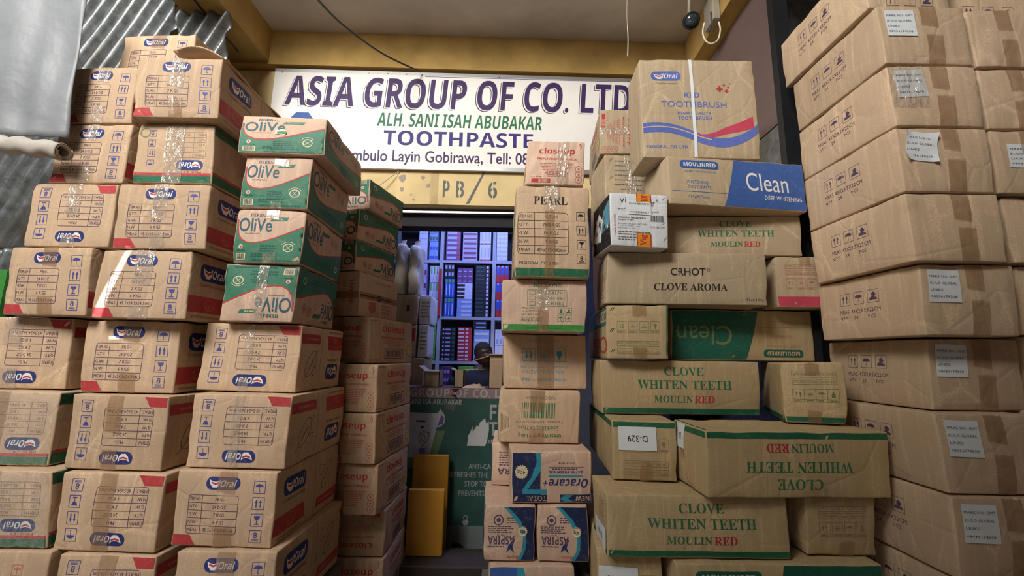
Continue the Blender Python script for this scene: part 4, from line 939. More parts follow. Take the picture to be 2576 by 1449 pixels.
for i, (k, r) in enumerate(rows):
    st = []
    if k == 'U5': st = []
    else: st = [('front', .07, .46, .40, .92, lab(mark), 'white address label', 'sticker', {'U4': -.12, 'U3': .05}.get(k, -.02), {'U4': .012}.get(k, 0))]
    tp = [('front', .47, .60 if i % 2 else .64, .66, .99, 'tape_brown', -.03), ('front', .49, 0, .68, .50, 'tape_brown', -.03)]
    if k == 'U3': tp.append(('front', .01, .30, .40, .99, 'tape_clear'))
    carton(k, 'corner carton of the big right stack, %s, %s' % (r, detail[k]), G_U, 'kraft_side', None, None, marks_side, tapes=tp, stickers=st, dent=.7)
vr = {'V2': 'topmost row', 'V3': 'second row', 'V4': 'third row, torn white label', 'V5': 'fourth row', 'V6': 'fifth row'}
for i, k in enumerate(vr):
    carton(k, 'plain carton at the right picture edge, outer column, %s' % vr[k], G_U, 'kraft_side', tapes=[('front', .34, .0, .52, .45, 'tape_brown'), ('front', .32, .62, .5, 1, 'tape_brown')],
           stickers=[('front', .16, .40, .60, .78, lab(mark), 'torn white label')] if k == 'V4' else ())
def top_icons(w, h):
    a = Art(w, h)
    for i, k in enumerate(('arrows', 'umbrella', 'hand')): a.icon(k, .30 + .2 * i, .14, .04, 'line', .0012)
    return a
carton('U1', 'plain brown carton above the topmost labelled carton, cut by the top picture edge', G_U, 'kraft_side', top_icons, None, marks_side, pos=(1.185, 1.235, 2.679, 0, .29, .43, .22, 0, 0, 0, 0))
carton('V1', 'plain brown carton with three handling marks in the top right picture corner', G_U, 'kraft_side', top_icons, None, None, pos=(1.49, 1.30, 2.70, 0, .36, .41, .22, 0, 0, 0, 0))
for i, (x, z) in enumerate(((1.60, 1.370), (1.55, 1.149), (1.55, .928))):
    carton('W%d' % i, 'plain carton at the right picture edge, outer column, %s' % ('third row from its bottom', 'second row from its bottom', 'bottom row')[i], G_U, 'kraft_side', pos=(x, 1.28, z, 0, .29, .41, .221, 0, 0, 0, 0), tapes=[('front', .4, .55, .58, 1, 'tape_brown')])
# ------------------------------------------------------------------ materials of the building
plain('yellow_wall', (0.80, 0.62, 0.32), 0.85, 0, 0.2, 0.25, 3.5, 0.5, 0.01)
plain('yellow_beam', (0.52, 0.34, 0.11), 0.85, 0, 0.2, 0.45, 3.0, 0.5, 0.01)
plain('ceiling_plaster', (0.66, 0.61, 0.52), 0.9, 0, 0.2, 0.40, 1.6, 0.3, 0.01)
plain('concrete', (0.17, 0.14, 0.11), 0.9, 0, 0.2, 0.4, 4, 0.6, 0.01)
plain('shop_wall', (0.08, 0.08, 0.09), 0.9, 0, 0.2, 0.3, 3)
plain('brown_metal', (0.20, 0.135, 0.125), 0.55, 0.2, 0.4, 0.3, 2, 0.3, 0.01)
plain('dark_metal', (0.03, 0.032, 0.036), 0.5, 0.5, 0.4, 0.3, 8)
plain('grey_paint', (0.42, 0.44, 0.52), 0.6, 0.0, 0.4, 0.25, 8)
plain('silver', (0.62, 0.63, 0.64), 0.35, 0.8, 0.5, 0.15)
plain('sign_sheet', (0.90, 0.88, 0.83), 0.5, 0, 0.4, 0.08, 3, 0.35, 0.02)
plain('canvas', (0.25, 0.265, 0.28), 0.5, 0, 0.5, 0.30, 2.5, 0.6, 0.03)
plain('canvas_roll', (0.50, 0.46, 0.40), 0.8, 0, 0.3, 0.35, 5, 0.5, 0.01)
plain('black_rubber', (0.05, 0.04, 0.035), 0.6)
plain('string_white', (0.55, 0.50, 0.42), 0.9); plain('wire_white', (0.75, 0.70, 0.58), 0.5)
plain('orange_board', (0.50, 0.23, 0.02), 0.45, 0, 0.4, 0.25, 5, 0.1)
plain('step_stone', (0.05, 0.036, 0.028), 0.7, 0, 0.4, 0.4, 5, 0.5, 0.01)
plain('poster_green', (0.035, 0.105, 0.09), 0.5, 0, 0.4, 0.5, 4, 0.5, 0.01)
plain('counter_wood', (0.15, 0.10, 0.085), 0.7, 0, 0.3, 0.4, 8)
plain('bundle_paper', (0.50, 0.46, 0.38), 0.6, 0, 0.5, 0.2, 6, 0.7, 0.012)
plain('skin', (0.055, 0.028, 0.020), 0.45, 0, 0.5, 0.2, 20, 0.1); plain('hair', (0.012, 0.010, 0.010), 0.9)
plain('shirt', (0.012, 0.014, 0.03), 0.85); plain('teeth', (0.7, 0.68, 0.62), 0.4); plain('eye', (0.16, 0.14, 0.13), 0.3)
plain('glass_dark', (0.03, 0.045, 0.05), 0.1, 0, 0.8, 0.1); plain('lamp_cap', (0.35, 0.31, 0.24), 0.7)
m, nt, b = new_mat('zinc'); v = obj_vec(nt, rand=False)
c = mixc(nt, ramp(nt, noise_tex(nt, 14, 6, v, 0.75), 0.35, 0.68), (0.27, 0.29, 0.30), (0.09, 0.10, 0.10))
c = mixc(nt, ramp(nt, noise_tex(nt, 2.5, 4, v, 0.7), 0.5, 0.75), c, (0.10, 0.085, 0.06))
nt.links.new(c, b.inputs['Base Color']); b.inputs['Metallic'].default_value = 0.5; b.inputs['Roughness'].default_value = 0.42
bump(nt, b, noise_tex(nt, 30, 3, v), 0.3, 0.004); MATS['zinc'] = m
m, nt, b = new_mat('tube_glow'); b.inputs['Emission Color'].default_value = (0.55, 0.65, 1, 1); b.inputs['Emission Strength'].default_value = 3.0; MATS['tube_glow'] = m

# ------------------------------------------------------------------ simple shapes
def box_vf(x0, y0, z0, x1, y1, z1):
    V = [(x, y, z) for z in (z0, z1) for y in (y0, y1) for x in (x0, x1)]
    return V, [[0, 2, 3, 1], [4, 5, 7, 6], [0, 1, 5, 4], [2, 6, 7, 3], [0, 4, 6, 2], [1, 3, 7, 5]]
def make(name, parts, mats, parent=None, smooth=False, bevel=0.0):
    """parts: (V, F, material number)"""
    V, Fs, I = [], [], []
    for v, f, i in parts:
        b0 = len(V); V += [tuple(map(float, q)) for q in v]; Fs += [[k + b0 for k in q] for q in f]; I += [i] * len(f)
    me = mesh_from(name, V, Fs, I, mats, smooth); o = bpy.data.objects.new(name, me); COL.objects.link(o)
    if parent: o.parent = parent
    if bevel:
        md = o.modifiers.new('bevel', 'BEVEL'); md.width = bevel; md.segments = 2; md.limit_method = 'ANGLE'
    return o
def slab(name, a, b, mat, kind='structure', parent=None, rz=0, bevel=0.0):
    c = [(a[i] + b[i]) / 2 for i in range(3)]; s = [abs(b[i] - a[i]) / 2 for i in range(3)]
    o = make(name, [(*box_vf(-s[0], -s[1], -s[2], s[0], s[1], s[2]), 0)], [mat], parent, bevel=bevel)
    o.location = c; o.rotation_euler = (0, 0, rz)
    if kind: o['kind'] = kind
    return o
def tube(name, P, r, mat, parent=None, n=8):
    P = [Vector(p) for p in P]; V, Fs = [], []
    for i, p in enumerate(P):
        t = (P[min(i + 1, len(P) - 1)] - P[max(i - 1, 0)]).normalized(); a = t.cross(Vector((0.3, 0.2, 1))).normalized(); b_ = t.cross(a)
        rr = r[i] if isinstance(r, (list, tuple)) else r
        for k in range(n): V.append(p + a * rr * math.cos(2 * PI * k / n) + b_ * rr * math.sin(2 * PI * k / n))
    for i in range(len(P) - 1):
        for k in range(n): Fs.append([i * n + k, i * n + (k + 1) % n, (i + 1) * n + (k + 1) % n, (i + 1) * n + k])
    Fs += [list(range(n))[::-1], [(len(P) - 1) * n + k for k in range(n)]]
    return make(name, [(V, Fs, 0)], [mat], parent, True)
def spline(P, n=8):
    P = [Vector(p) for p in P]; out = []
    for i in range(len(P) - 1):
        a, b, c, d = P[max(i - 1, 0)], P[i], P[i + 1], P[min(i + 2, len(P) - 1)]
        for k in range(n):
            t = k / n; out.append(0.5 * ((2 * b) + (c - a) * t + (2 * a - 5 * b + 4 * c - d) * t * t + (3 * b - a - 3 * c + d) * t ** 3))
    return out + [P[-1]]
def empty(name, loc, label, cat, group=None, rz=0):
    o = bpy.data.objects.new(name, None); COL.objects.link(o); o.location = loc; o.rotation_euler = (0, 0, rz); return tag(o, label, cat, group)

# ------------------------------------------------------------------ the building
WY, SL = 2.62, 0.02
wz = math.atan(SL)
z_lint = at(1150, 516, WY, SL).z; z_sign0 = at(1150, 418, WY, SL).z; z_sign1 = at(1150, 192, WY, SL).z
z_ceil = at(1150, 90, WY - .06, SL).z; xl = at(683, 90, WY - .06, SL).x; xr = at(1719, 98, WY - .06, SL).x
tag(slab('floor', (-4, -3, -0.1), (4, 6, 0), 'concrete'))
slab('ceiling', (xl - .3, 1.62, z_ceil), (xr + .3, WY + .2, z_ceil + .16), 'ceiling_plaster')
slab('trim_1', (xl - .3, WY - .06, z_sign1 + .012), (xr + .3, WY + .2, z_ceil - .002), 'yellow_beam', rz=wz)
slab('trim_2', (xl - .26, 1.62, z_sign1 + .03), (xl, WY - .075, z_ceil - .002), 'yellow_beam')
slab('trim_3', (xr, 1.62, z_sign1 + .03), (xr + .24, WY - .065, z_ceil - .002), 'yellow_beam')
slab('wall_back', (xl - .3, WY, z_lint), (xr + .3, WY + .2, z_sign1), 'yellow_wall', rz=wz)
slab('wall_left', (xl - 2.6, WY - .02, 0), (xl + .02, WY + .22, 4.65), 'yellow_wall')
plain('dark_wall', (0.03, 0.03, 0.035), 0.9)
slab('wall_right', (.98, WY + .03, .29), (xr + .6, WY + .25, z_lint - .004), 'dark_wall')
slab('wall_inside_left', (-1.75, WY + .23, .29), (-1.6, 4.5, 3.4), 'shop_wall'); slab('wall_inside_right', (1.45, WY + .26, .29), (1.6, 4.5, 3.4), 'shop_wall')
slab('wall_inside_back', (-1.75, 4.5, .29), (1.6, 4.6, 3.4), 'shop_wall'); slab('ceiling_inside', (-1.75, WY + .24, 3.2), (1.6, 4.5, 3.3), 'shop_wall')
slab('floor_shop', (-1.9, 2.52, 0), (1.6, 4.6, .29), 'step_stone')
zs = at(1120, 1407, 2.38).z
slab('floor_step', (-1.2, 2.30, 0), (.6, 2.515, zs), 'step_stone', bevel=.008)
slab('floor_ledge_left', (-2.2, 1.36, 0), (-.70, 1.93, .628), 'concrete'); slab('floor_ledge_left_inner', (-1.9, 1.94, 0), (-.56, 2.50, .40), 'concrete')
slab('floor_ledge_centre', (-.11, 1.57, 0), (.27, 2.0, .58), 'concrete'); slab('floor_ledge_right', (.275, 1.36, 0), (1.19, 2.2, .708), 'concrete')
XRW = at(1966, 100, 1.76).x + .05
slab('floor_ledge_far_right', (1.205, 1.1, 0), (1.52, 2.0, .698), 'concrete'); slab('floor_ledge_far_right_outer', (1.525, 1.1, 0), (2.3, 2.0, .918), 'concrete')
slab('wall_far_right', (XRW, 2.12, 0), (3.2, 2.2, 4.6), 'brown_metal'); slab('added_wall_behind', (-.2, -3.5, 0), (4, -3.3, 4.6), 'brown_metal'); slab('added_wall_right', (3.2, -3.28, 0), (3.4, 1.5, 4.6), 'brown_metal')  # last two walls are out of view, added to darken the right-hand cartons
slab('unseen_shade_panel', (-1.25, -1.4, 2.88), (3.15, .04, 2.92), 'brown_metal')  # out of view above the camera, added to shade the lower right cartons
# flaked paint, stencilled number and scratches on the lintel
def on_plane(name, px0, py0, px1, py1, Y, artf, mat, thick=.004, slope=SL, extra=None):
    """a flat thing standing in front of the camera side of a wall, its outline given by two opposite corners on the wall"""
    A = at(px0, py1, Y, slope); B = at(px1, py0, Y, slope); W = (B.x - A.x) * math.sqrt(1 + slope ** 2); H = B.z - A.z
    V, Fs = box_vf(0, 0, 0, W, thick, H); parts = [(V, Fs, 0)]; mats = [mat]
    art = artf(W, H)
    for (U, T, col, k) in art.out():
        if col not in mats: mats.append(col)
        parts.append(([(u, -.0006 - .0003 * k, v) for u, v in U], T.tolist(), mats.index(col)))
    o = make(name, parts, mats); o.location = (A.x, A.y, A.z); o.rotation_euler = (0, 0, math.atan(slope)); return o, W, H
def lintel_paint(w, h):
    a = Art(w, h)
    for g, x0, x1 in (('P', .115, .175), ('B', .235, .305), ('6', .525, .605)): a.text(g, x0, .22, x1, .72, 'stencil', .03)
    a.up()
    a.rect(.142, .50, .150, .74, 'yellowpatch'); a.rect(.262, .20, .270, .74, 'yellowpatch'); a.rect(.561, .20, .569, .74, 'yellowpatch'); a.up(-1)
    a.poly([(.325, .02), (.36, .06), (.49, .98), (.47, .97)], 'stencil')
    return a
ink('yellowpatch', (0.76, 0.58, 0.30), 0.1)
o, _, _ = on_plane('painted_number', 1080, 437, 1360, 514, WY - .003, lintel_paint, 'yellow_wall', .0028); o['kind'] = 'structure'
o.name = 'trim_4'
def flakes(w, h):
    a = Art(w, h); R = random.Random(8)
    for (x, y, r) in ((.14, .72, .030), (.13, .40, .018), (.62, .75, .016), (.76, .52, .017), (.36, .25, .008), (.42, .12, .01), (.9, .2, .006), (.25, .9, .007)):
        a.poly([(x + r * R.uniform(.6, 1.2) * math.cos(i * PI / 4) / w, y + r * R.uniform(.6, 1.2) * math.sin(i * PI / 4) / h) for i in range(8)], 'flake', False)
    return a
ink('flake', (0.34, 0.27, 0.24), 0.1)
o, _, _ = on_plane('flakes', 995, 425, 1105, 512, WY - .003, flakes, 'yellow_wall', .0028); o.name = 'trim_5'; o['kind'] = 'structure'
for i, (p0, p1) in enumerate((((1015, 533), (1300, 540)), ((1060, 546), (1150, 549)))):
    a_, b_ = at(*p0, WY + .02, SL), at(*p1, WY + .02, SL)
rail = empty('shutter_rail', at(1150, 530, WY, SL), 'silver roller shutter rail under the yellow lintel', 'rail')
A = at(900, 526, WY, SL) - rail.location; B = at(1400, 535, WY, SL) - rail.location
make('rail_bar', [(*box_vf(A.x, .0, A.z - .012, B.x, .04, A.z + .0), 0)], ['silver'], rail)
make('rail_housing', [(*box_vf(A.x, .045, A.z - .09, B.x, .16, A.z + .02), 0)], ['dark_wall'], rail)
make('rail_slat', [(*box_vf(A.x + .35, .17, A.z - .055, B.x, .19, A.z - .045), 0)], ['silver'], rail)

# sign board over the shop
def sign_art(w, h):
    a = Art(w, h)
    a.rect(0, 0, 1, 1, 'sign_sheet'); a.up(); a.rect(0, 0, 1, .035, 'silver'); a.line((.40, .955), (1, .962), .004, 'signpurple'); a.rect(0, .965, 1, 1, 'silver')
    T = 'ASIA GROUP OF CO. LTD'
    x0, x1, y0, y1 = .033, .955, .615, .93
    a.text(T, x0 - .004, y0 - .014, x1 - .004, y1 - .014, 'black', .035, .10); a.up(2); a.text(T, x0 - .0022, y0 - .008, x1 - .0022, y1 - .008, 'plasticwhite', .035, .10); a.up(2)
    a.text(T, x0 + .001, y0, x1 + .001, y1, 'grape', .035, .10); a.up(-4)
    a.text('ALH. SANI ISAH ABUBAKAR', .280, .425, .715, .565, 'signgreen', .035, .15); a.text('TOOTHPASTE', .300, .235, .692, .385, 'signpurple', .045)
    a.text('lambulo Layin Gobirawa, Tell: 080', .20, .035, .70, .185, 'grape', .008)
    a.poly([(.068, .545), (.10, .545), (.115, .47), (.115, .40), (.05, .40), (.05, .47)], 'cleanblue')
    for x, y in ((.02, .96), (.25, .975), (.30, .975), (.35, .975), (.6, .97), (.95, .97), (.36, .05), (.55, .055)): a.disc(x, y, .005, 'dark_metal', 8)
    return a
sg, SW, SH = on_plane('x', 664, 199, 1626, 416, WY - .035, sign_art, 'silver', .022)
sg.name = 'shop_sign'; tag(sg, 'white shop sign board with large dark purple title and green and purple lines', 'sign')
# give the sheet its slight sag towards the right, as it hangs
slab('trim_6', (xl + .01, WY - .012, z_sign0 - .035), (xr + .1, WY - .002, z_sign0 - .012), 'counter_wood', rz=0).rotation_euler = (0, 0, wz)

# ------------------------------------------------------------------ right side: open metal door leaf, post and galvanised sheet
pR = at(1966, 100, 1.76); XR = pR.x
slab('door_1', (XR, 1.80, 2.62), (XR + .03, WY - .07, z_sign1 + .02), 'brown_metal')
lower = make('door_2', [(*box_vf(0, 0, 0, .02, .80, 2.32), 0)], ['zinc']); lower.location = (XR + .005, 1.81, .30); lower['kind'] = 'structure'
slab('trim_7', (XR - .035, 1.75, .92), (XR + .035, 1.79, 3.35), 'dark_metal')
def corrugated(name, W, H, pitch, amp, mat, lean, label=None, cat=None, hilly=.01):
    V, Fs = [], []; n = int(W / pitch * 8); mrows = 90
    for j in range(mrows + 1):
        for i in range(n + 1):
            x = W * i / n; z = H * j / mrows
            V.append((x, amp * math.sin(2 * PI * (x - z * lean) / pitch) + hilly * noise.noise(Vector((x * 2.5, z * 2.5, 1.7))), z))
    for j in range(mrows):
        for i in range(n): k = j * (n + 1) + i; Fs.append([k, k + 1, k + n + 2, k + n + 1])
    o = make(name, [(V, Fs, 0)], [mat], None, True); md = o.modifiers.new('thick', 'SOLIDIFY'); md.thickness = .001
    if label: tag(o, label, cat)
    return o
g = corrugated('metal_sheet', 1.1, 2.7, .9, .006, 'zinc', 0, 'dented galvanised sheet behind the top of the big right stack', 'metal sheet', .03)
g.location = (XR + .06, 2.05, .92)
z1 = corrugated('corrugated_sheet', 1.25, 2.1, .088, .024, 'zinc', .45, 'corrugated zinc sheet in the upper left corner, behind the highest left cartons', 'metal sheet')
z1.location = (xl - .29 - 1.25, 2.12, 2.0)
z2 = corrugated('corrugated_sheet', 1.0, 2.0, .088, .022, 'zinc', .18, 'corrugated zinc sheet at the left picture edge below the rolled canvas', 'metal sheet')
z2.location = (xl - .29 - 1.3, 2.07, 0)
z3 = corrugated('corrugated_sheet', .30, z_sign1 - 2.335, .088, .022, 'zinc', .45, 'narrow corrugated zinc sheet directly left of the yellow beam end', 'metal sheet', .001)
z3.location = (xl - .285, 2.125, 2.36)

# canvas hanging at the left with its rolled lower edge
CY = 1.40
P0 = at(-90, -60, CY); P1 = at(222, -20, CY); P2 = at(168, 345, CY); P3 = at(-90, 330, CY)
nx_, nz_ = 26, 24; V = []
for j in range(nz_ + 1):
    for i in range(nx_ + 1):
        s, t = i / nx_, j / nz_; p = (P0.lerp(P1, s)).lerp(P3.lerp(P2, s), t)
        p.y += .018 * noise.noise(Vector((s * 3, t * 2.5, 0))) + .006 * math.sin(s * 22 + t * 3) * t; V.append(p)
cv = make('hanging_canvas', [(V, [[j * (nx_ + 1) + i, (j + 1) * (nx_ + 1) + i, (j + 1) * (nx_ + 1) + i + 1, j * (nx_ + 1) + i + 1] for j in range(nz_) for i in range(nx_)], 0)], ['canvas'], None, True)
md = cv.modifiers.new('thick', 'SOLIDIFY'); md.thickness = .003
tag(cv, 'pale grey plastic canvas hanging in the upper left corner, its lower edge rolled up', 'canvas')
ra, rb = at(-90, 350, CY - .02), at(160, 380, CY - .02); ax_ = (rb - ra).normalized(); V, Fs = [], []
u_ = ax_.cross(Vector((0, 0, 1))).normalized(); v_ = ax_.cross(u_); ns, nr = 30, 60
for i in range(ns + 1):
    p = ra.lerp(rb, i / ns) + Vector((0, 0, .004 * math.sin(i * .8)))
    for k in range(nr + 1):
        a = 2 * PI * 2.6 * k / nr; r = .019 + .014 * k / nr + .0015 * math.sin(a * 3 + i)
        if i == ns: r *= 1.03
        V.append(p + u_ * r * math.cos(a) + v_ * r * math.sin(a))
for i in range(ns):
    for k in range(nr): q = i * (nr + 1) + k; Fs.append([q, q + 1, q + nr + 2, q + nr + 1])
ro = make('rolled_edge', [(V, Fs, 0)], ['canvas_roll'], cv, True); md = ro.modifiers.new('thick', 'SOLIDIFY'); md.thickness = .003

gp = slab('green_panel', (-2.62, 1.97, 0), (at(15, 700, 1.97).x, 2.0, at(10, 678, 1.97).z), 'leaf', None); tag(gp, 'bright green panel at the left picture edge behind the emblem cartons', 'panel')
# ------------------------------------------------------------------ cables, string, lamp
P = [at(770, -40, 1.45), at(800, 0, 1.6), at(850, 52, 1.8), at(910, 100, 2.0), at(975, 142, 2.25), at(1058, 181, WY - .07)]
tag(tube('cable', spline(P), .0055, 'black_rubber'), 'dark twisted cable sagging from the ceiling to the top of the sign', 'cable')
def at_z(px, py, Z): d = ray(px, py); t = (Z - CAMZ) / d.z; return Vector((d.x * t, d.y * t, Z))
P = [at_z(px, py, z_sign1 + .022) for px, py in ((470, -25), (512, 30), (556, 80), (600, 130))]
tag(tube('cable', spline(P), .005, 'black_rubber'), 'thin black cable along the underside of the left yellow beam', 'cable')
P = [at(1578, -25, 1.7), at(1577, 40, 1.7), at(1580, 95, 1.7), at(1579, 142, 1.7)]
tag(tube('string', spline(P), [.0012] * 12 + [.0026] * 13, 'string_white'), 'frayed pale string hanging from the ceiling', 'string')
P = [at(1010, 425, WY - .01, SL), at(950, 470, WY - .05, SL)]
tag(tube('wire', P, .003, 'string_white'), 'short grey wire slanting across the lintel under the sign', 'wire')
lc = at(1740, 52, 1.95); lt = Vector((lc.x + .02, lc.y + .05, z_ceil))
lamp = empty('ceiling_lamp', lt, 'small dark round lamp hanging under the ceiling at the right beam', 'lamp')
def lathe(name, prof, mat, parent, n=20, rot=None, loc=(0, 0, 0)):
    V = [(r * math.cos(2 * PI * k / n), r * math.sin(2 * PI * k / n), z) for r, z in prof for k in range(n)]
    Fs = [[i * n + k, i * n + (k + 1) % n, (i + 1) * n + (k + 1) % n, (i + 1) * n + k] for i in range(len(prof) - 1) for k in range(n)]
    Fs += [list(range(n))[::-1], [(len(prof) - 1) * n + k for k in range(n)]]
    o = make(name, [(V, Fs, 0)], [mat], parent, True); o.location = loc
    if rot: o.rotation_euler = rot
    return o
L0 = lc - lt
lathe('lamp_housing', [(.012, .055), (.034, .05), (.041, .03), (.043, 0), (.040, -.004), (.034, 0)], 'dark_metal', lamp, rot=(-.9, .15, 0), loc=L0)
lathe('lamp_glass', [(.001, -.016), (.016, -.014), (.028, -.008), (.034, .001), (.03, .01)][::-1], 'glass_dark', lamp, rot=(-.9, .15, 0), loc=L0)
tube('lamp_stem', [(0, 0, 0), (L0.x * .6, L0.y * .5, L0.z * .5), L0 + Vector((0, .03, .04))], .008, 'lamp_cap', lamp)
bk = empty('cable_box', at_x(1800, 40, xr - .001), 'dusty junction box with loose white wire on the right beam', 'junction box')
bl = bk.location.copy()
def rel(q): return q - bl
make('box_body', [(*box_vf(-.045, -.06, -.07, -.002, .05, .10), 0)], ['lamp_cap'], bk, bevel=.006)
P = [at(1772, 58, 1.9), at(1768, 82, 1.9), at(1775, 102, 1.9), at(1790, 110, 1.9), at(1806, 100, 1.9), at(1812, 75, 1.9), at(1808, 55, 1.9)]
tube('wire_loop', [rel(q) for q in spline(P)], .0042, 'wire_white', bk)
tube('hook', [rel(q) for q in spline([at(1788, 30, 1.9), at(1790, 60, 1.9), at(1784, 80, 1.9)])], .004, 'black_rubber', bk)

# ------------------------------------------------------------------ inside the shop: shelving
SY = 4.0
sh_ = empty('shelf_unit', (0, SY, .29), 'tall grey shelving full of toothpaste boxes inside the shop', 'shelf')
def rl(px, py, Y=SY): q = at(px, py, Y); return Vector((q.x, q.y - SY, q.z - .29))
for px, py in ((1108, 720), (1242, 720), (1376, 720), (976, 720)):
    x = rl(px, py).x; make('upright', [(*box_vf(x - .017, 0, 0, x + .017, .32, 2.62), 0)], ['grey_paint'], sh_)
zb = []
for py in (545, 655, 797, 909):
    z = rl(1175, py).z; zb.append(z + .29); make('shelf_board', [(*box_vf(rl(976, 720).x, .004, z - .028, rl(1376, 720).x, .32, z), 0)], ['grey_paint'], sh_)
z = .12; make('shelf_board', [(*box_vf(rl(976, 720).x, .004, z - .03, rl(1376, 720).x, .32, z), 0)], ['grey_paint'], sh_)
for n_, c_ in dict(p_purple=(.16, .06, .22), p_lilac=(.45, .42, .75), p_white=(.62, .66, .85), p_blue=(.03, .10, .55), p_sky=(.25, .38, .75), p_green=(.10, .45, .06), p_dgreen=(.03, .12, .12), p_red=(.50, .03, .05), p_black=(.02, .02, .03), p_maroon=(.18, .04, .10)).items(): plain(n_, c_, .4, 0, .5, .1, 20, 0)
def product(W, H, D_, base, marks, name='toothpaste_box'):
    parts = [(*box_vf(-W / 2, -D_ / 2, 0, W / 2, D_ / 2, H), 0)]; mats = [base]
    for (x0, y0, x1, y1, c) in marks:
        if c not in mats: mats.append(c)
        q = [(-W / 2 + W * x0, -D_ / 2 - .0008, H * y0), (-W / 2 + W * x1, -D_ / 2 - .0008, H * y0), (-W / 2 + W * x1, -D_ / 2 - .0008, H * y1), (-W / 2 + W * x0, -D_ / 2 - .0008, H * y1)]
        parts.append((q, [[0, 1, 2, 3]], mats.index(c)))
    return make(name, parts, mats)
ORD = ['first', 'second', 'third', 'fourth', 'fifth', 'sixth', 'seventh', 'eighth', 'ninth', 'tenth', 'eleventh', 'twelfth', 'thirteenth']
def pack(x0, y0, x1, y1, cols, rows, base, marks, label, Y=SY + .01, D_=.16, zbase=None, name='toothpaste_box', group=None):
    A = at(x0, y1, Y); B = at(x1, y0, Y); W, H = (B.x - A.x) / cols, (B.z - A.z) / rows
    if zbase is not None: H = (B.z - zbase) / rows; A.z = zbase
    pr = product(W * .97, H * .975, D_, base, marks, name)
    for r in range(rows):
        for c in range(cols):
            o = pr if r == c == 0 else pr.copy()
            if o is not pr: COL.objects.link(o)
            o.location = (A.x + W * (c + .5), Y + D_ / 2, A.z + H * r)
            k = rows - 1 - r; lb = label
            if rows > 1: lb += ', ' + (('topmost' if k == 0 else 'lowest') if k in (0, rows - 1) else ORD[k] + ' from top')
            if cols > 1: lb += ', ' + {2: ('left', 'right'), 3: ('left', 'middle', 'right')}[cols][c]
            if len(lb.split()) > 16: print('LONG', lb)
            tag(o, lb, 'toothpaste box' if 'tooth' in name else 'box', group or label.replace(' of the', ', the'))
z1_, z2_, z3_ = zb[1] + .001, zb[2] + .001, zb[3] + .001
line = [(.08, .25, .75, .75, 'p_lilac'), (.8, .2, .95, .8, 'p_red')]
pack(1121, 580, 1160, 651, 1, 6, 'p_purple', line, 'purple box with pale stripe, tall pile on the top shelf', zbase=z1_)
pack(1121, 555, 1154, 579, 1, 2, 'p_white', [(.1, .2, .9, .6, 'p_purple')], 'white and purple box on top of the purple pile', Y=SY + .02)
pack(1163, 584, 1202, 651, 1, 6, 'p_lilac', [(.05, .3, .95, .8, 'p_maroon')], 'lilac box with dark stripe, middle pile on the top shelf', zbase=z1_)
pack(1165, 562, 1208, 583, 1, 1, 'p_blue', [(.1, .65, .9, .95, 'p_green')], 'bright blue box on the middle pile of the top shelf')
pack(1206, 574, 1236, 652, 3, 2, 'p_white', [(.3, .2, .7, .85, 'p_lilac'), (.1, .0, .9, .07, 'p_red')], 'narrow white box upright on the top shelf', zbase=z1_)
pack(1052, 563, 1078, 648, 1, 7, 'p_white', [(.05, .05, .95, .12, 'p_sky')], 'plain white box, left end of the top shelf', zbase=z1_)
pack(1079, 608, 1103, 650, 3, 2, 'p_sky', [(.1, .1, .9, .45, 'p_blue')], 'small sky blue box on the top shelf', zbase=z1_)
pack(1080, 568, 1104, 607, 3, 2, 'p_sky', [(.1, .1, .9, .6, 'p_dgreen')], 'small blue box with green spot, upper left of the shelving')
pack(1081, 554, 1105, 567, 3, 1, 'p_lilac', [(.1, .1, .9, .5, 'p_white')], 'small pale blue box at the very top left of the shelving')
pack(1249, 570, 1278, 655, 3, 8, 'p_white', [(.1, .1, .9, .25, 'p_lilac')], 'tiny white box, right bay of the top shelf', zbase=z1_)
# second row
pack(1116, 700, 1144, 795, 3, 2, 'p_blue', [(.2, .78, .8, .97, 'p_green'), (.4, .1, .65, .7, 'p_white')], 'blue box with pale green tip, middle shelf', zbase=z2_)
pack(1118, 664, 1144, 699, 3, 2, 'p_black', [(.2, .3, .8, .8, 'p_lilac')], 'small dark box above the blue ones')
pack(1148, 753, 1188, 795, 1, 4, 'p_sky', [(.3, .15, .95, .6, 'p_white')], 'pale blue box lying flat, middle shelf', zbase=z2_)
pack(1149, 712, 1189, 752, 1, 4, 'p_white', [(0, .1, .5, .7, 'p_black')], 'black and white box lying flat, middle shelf')
pack(1150, 674, 1190, 711, 3, 3, 'p_purple', [(.2, .2, .8, .4, 'p_lilac')], 'small purple box, upper part of the middle shelf')
pack(1193, 668, 1233, 796, 1, 13, 'p_black', [(.78, .15, .92, .85, 'p_white'), (.05, .4, .6, .6, 'p_dgreen')], 'black box with a white tooth mark, pile on the middle shelf', zbase=z2_)
pack(1077, 668, 1105, 795, 3, 3, 'p_white', [(.3, .5, .7, .95, 'p_green'), (.1, .1, .4, .4, 'p_lilac')], 'upright white box with green curve, middle shelf', zbase=z2_)
pack(1056, 662, 1075, 795, 2, 4, 'p_lilac', [(.1, .1, .9, .5, 'p_maroon')], 'red and blue box, left end of the middle shelf', zbase=z2_)
pack(1246, 668, 1280, 796, 3, 3, 'p_red', [(.1, .45, .9, 1, 'p_blue'), (.3, .9, .7, 1, 'p_white')], 'upright red and blue box, right bay of the middle shelf', zbase=z2_)
st_ = slab('plank', (at(1105, 720, SY - .05).x - .012, SY - .03, z2_), (at(1105, 720, SY - .05).x + .012, SY - .004, z2_ + .46), 'p_red', None); tag(st_, 'narrow dark red stick standing against the shelf upright', 'stick')
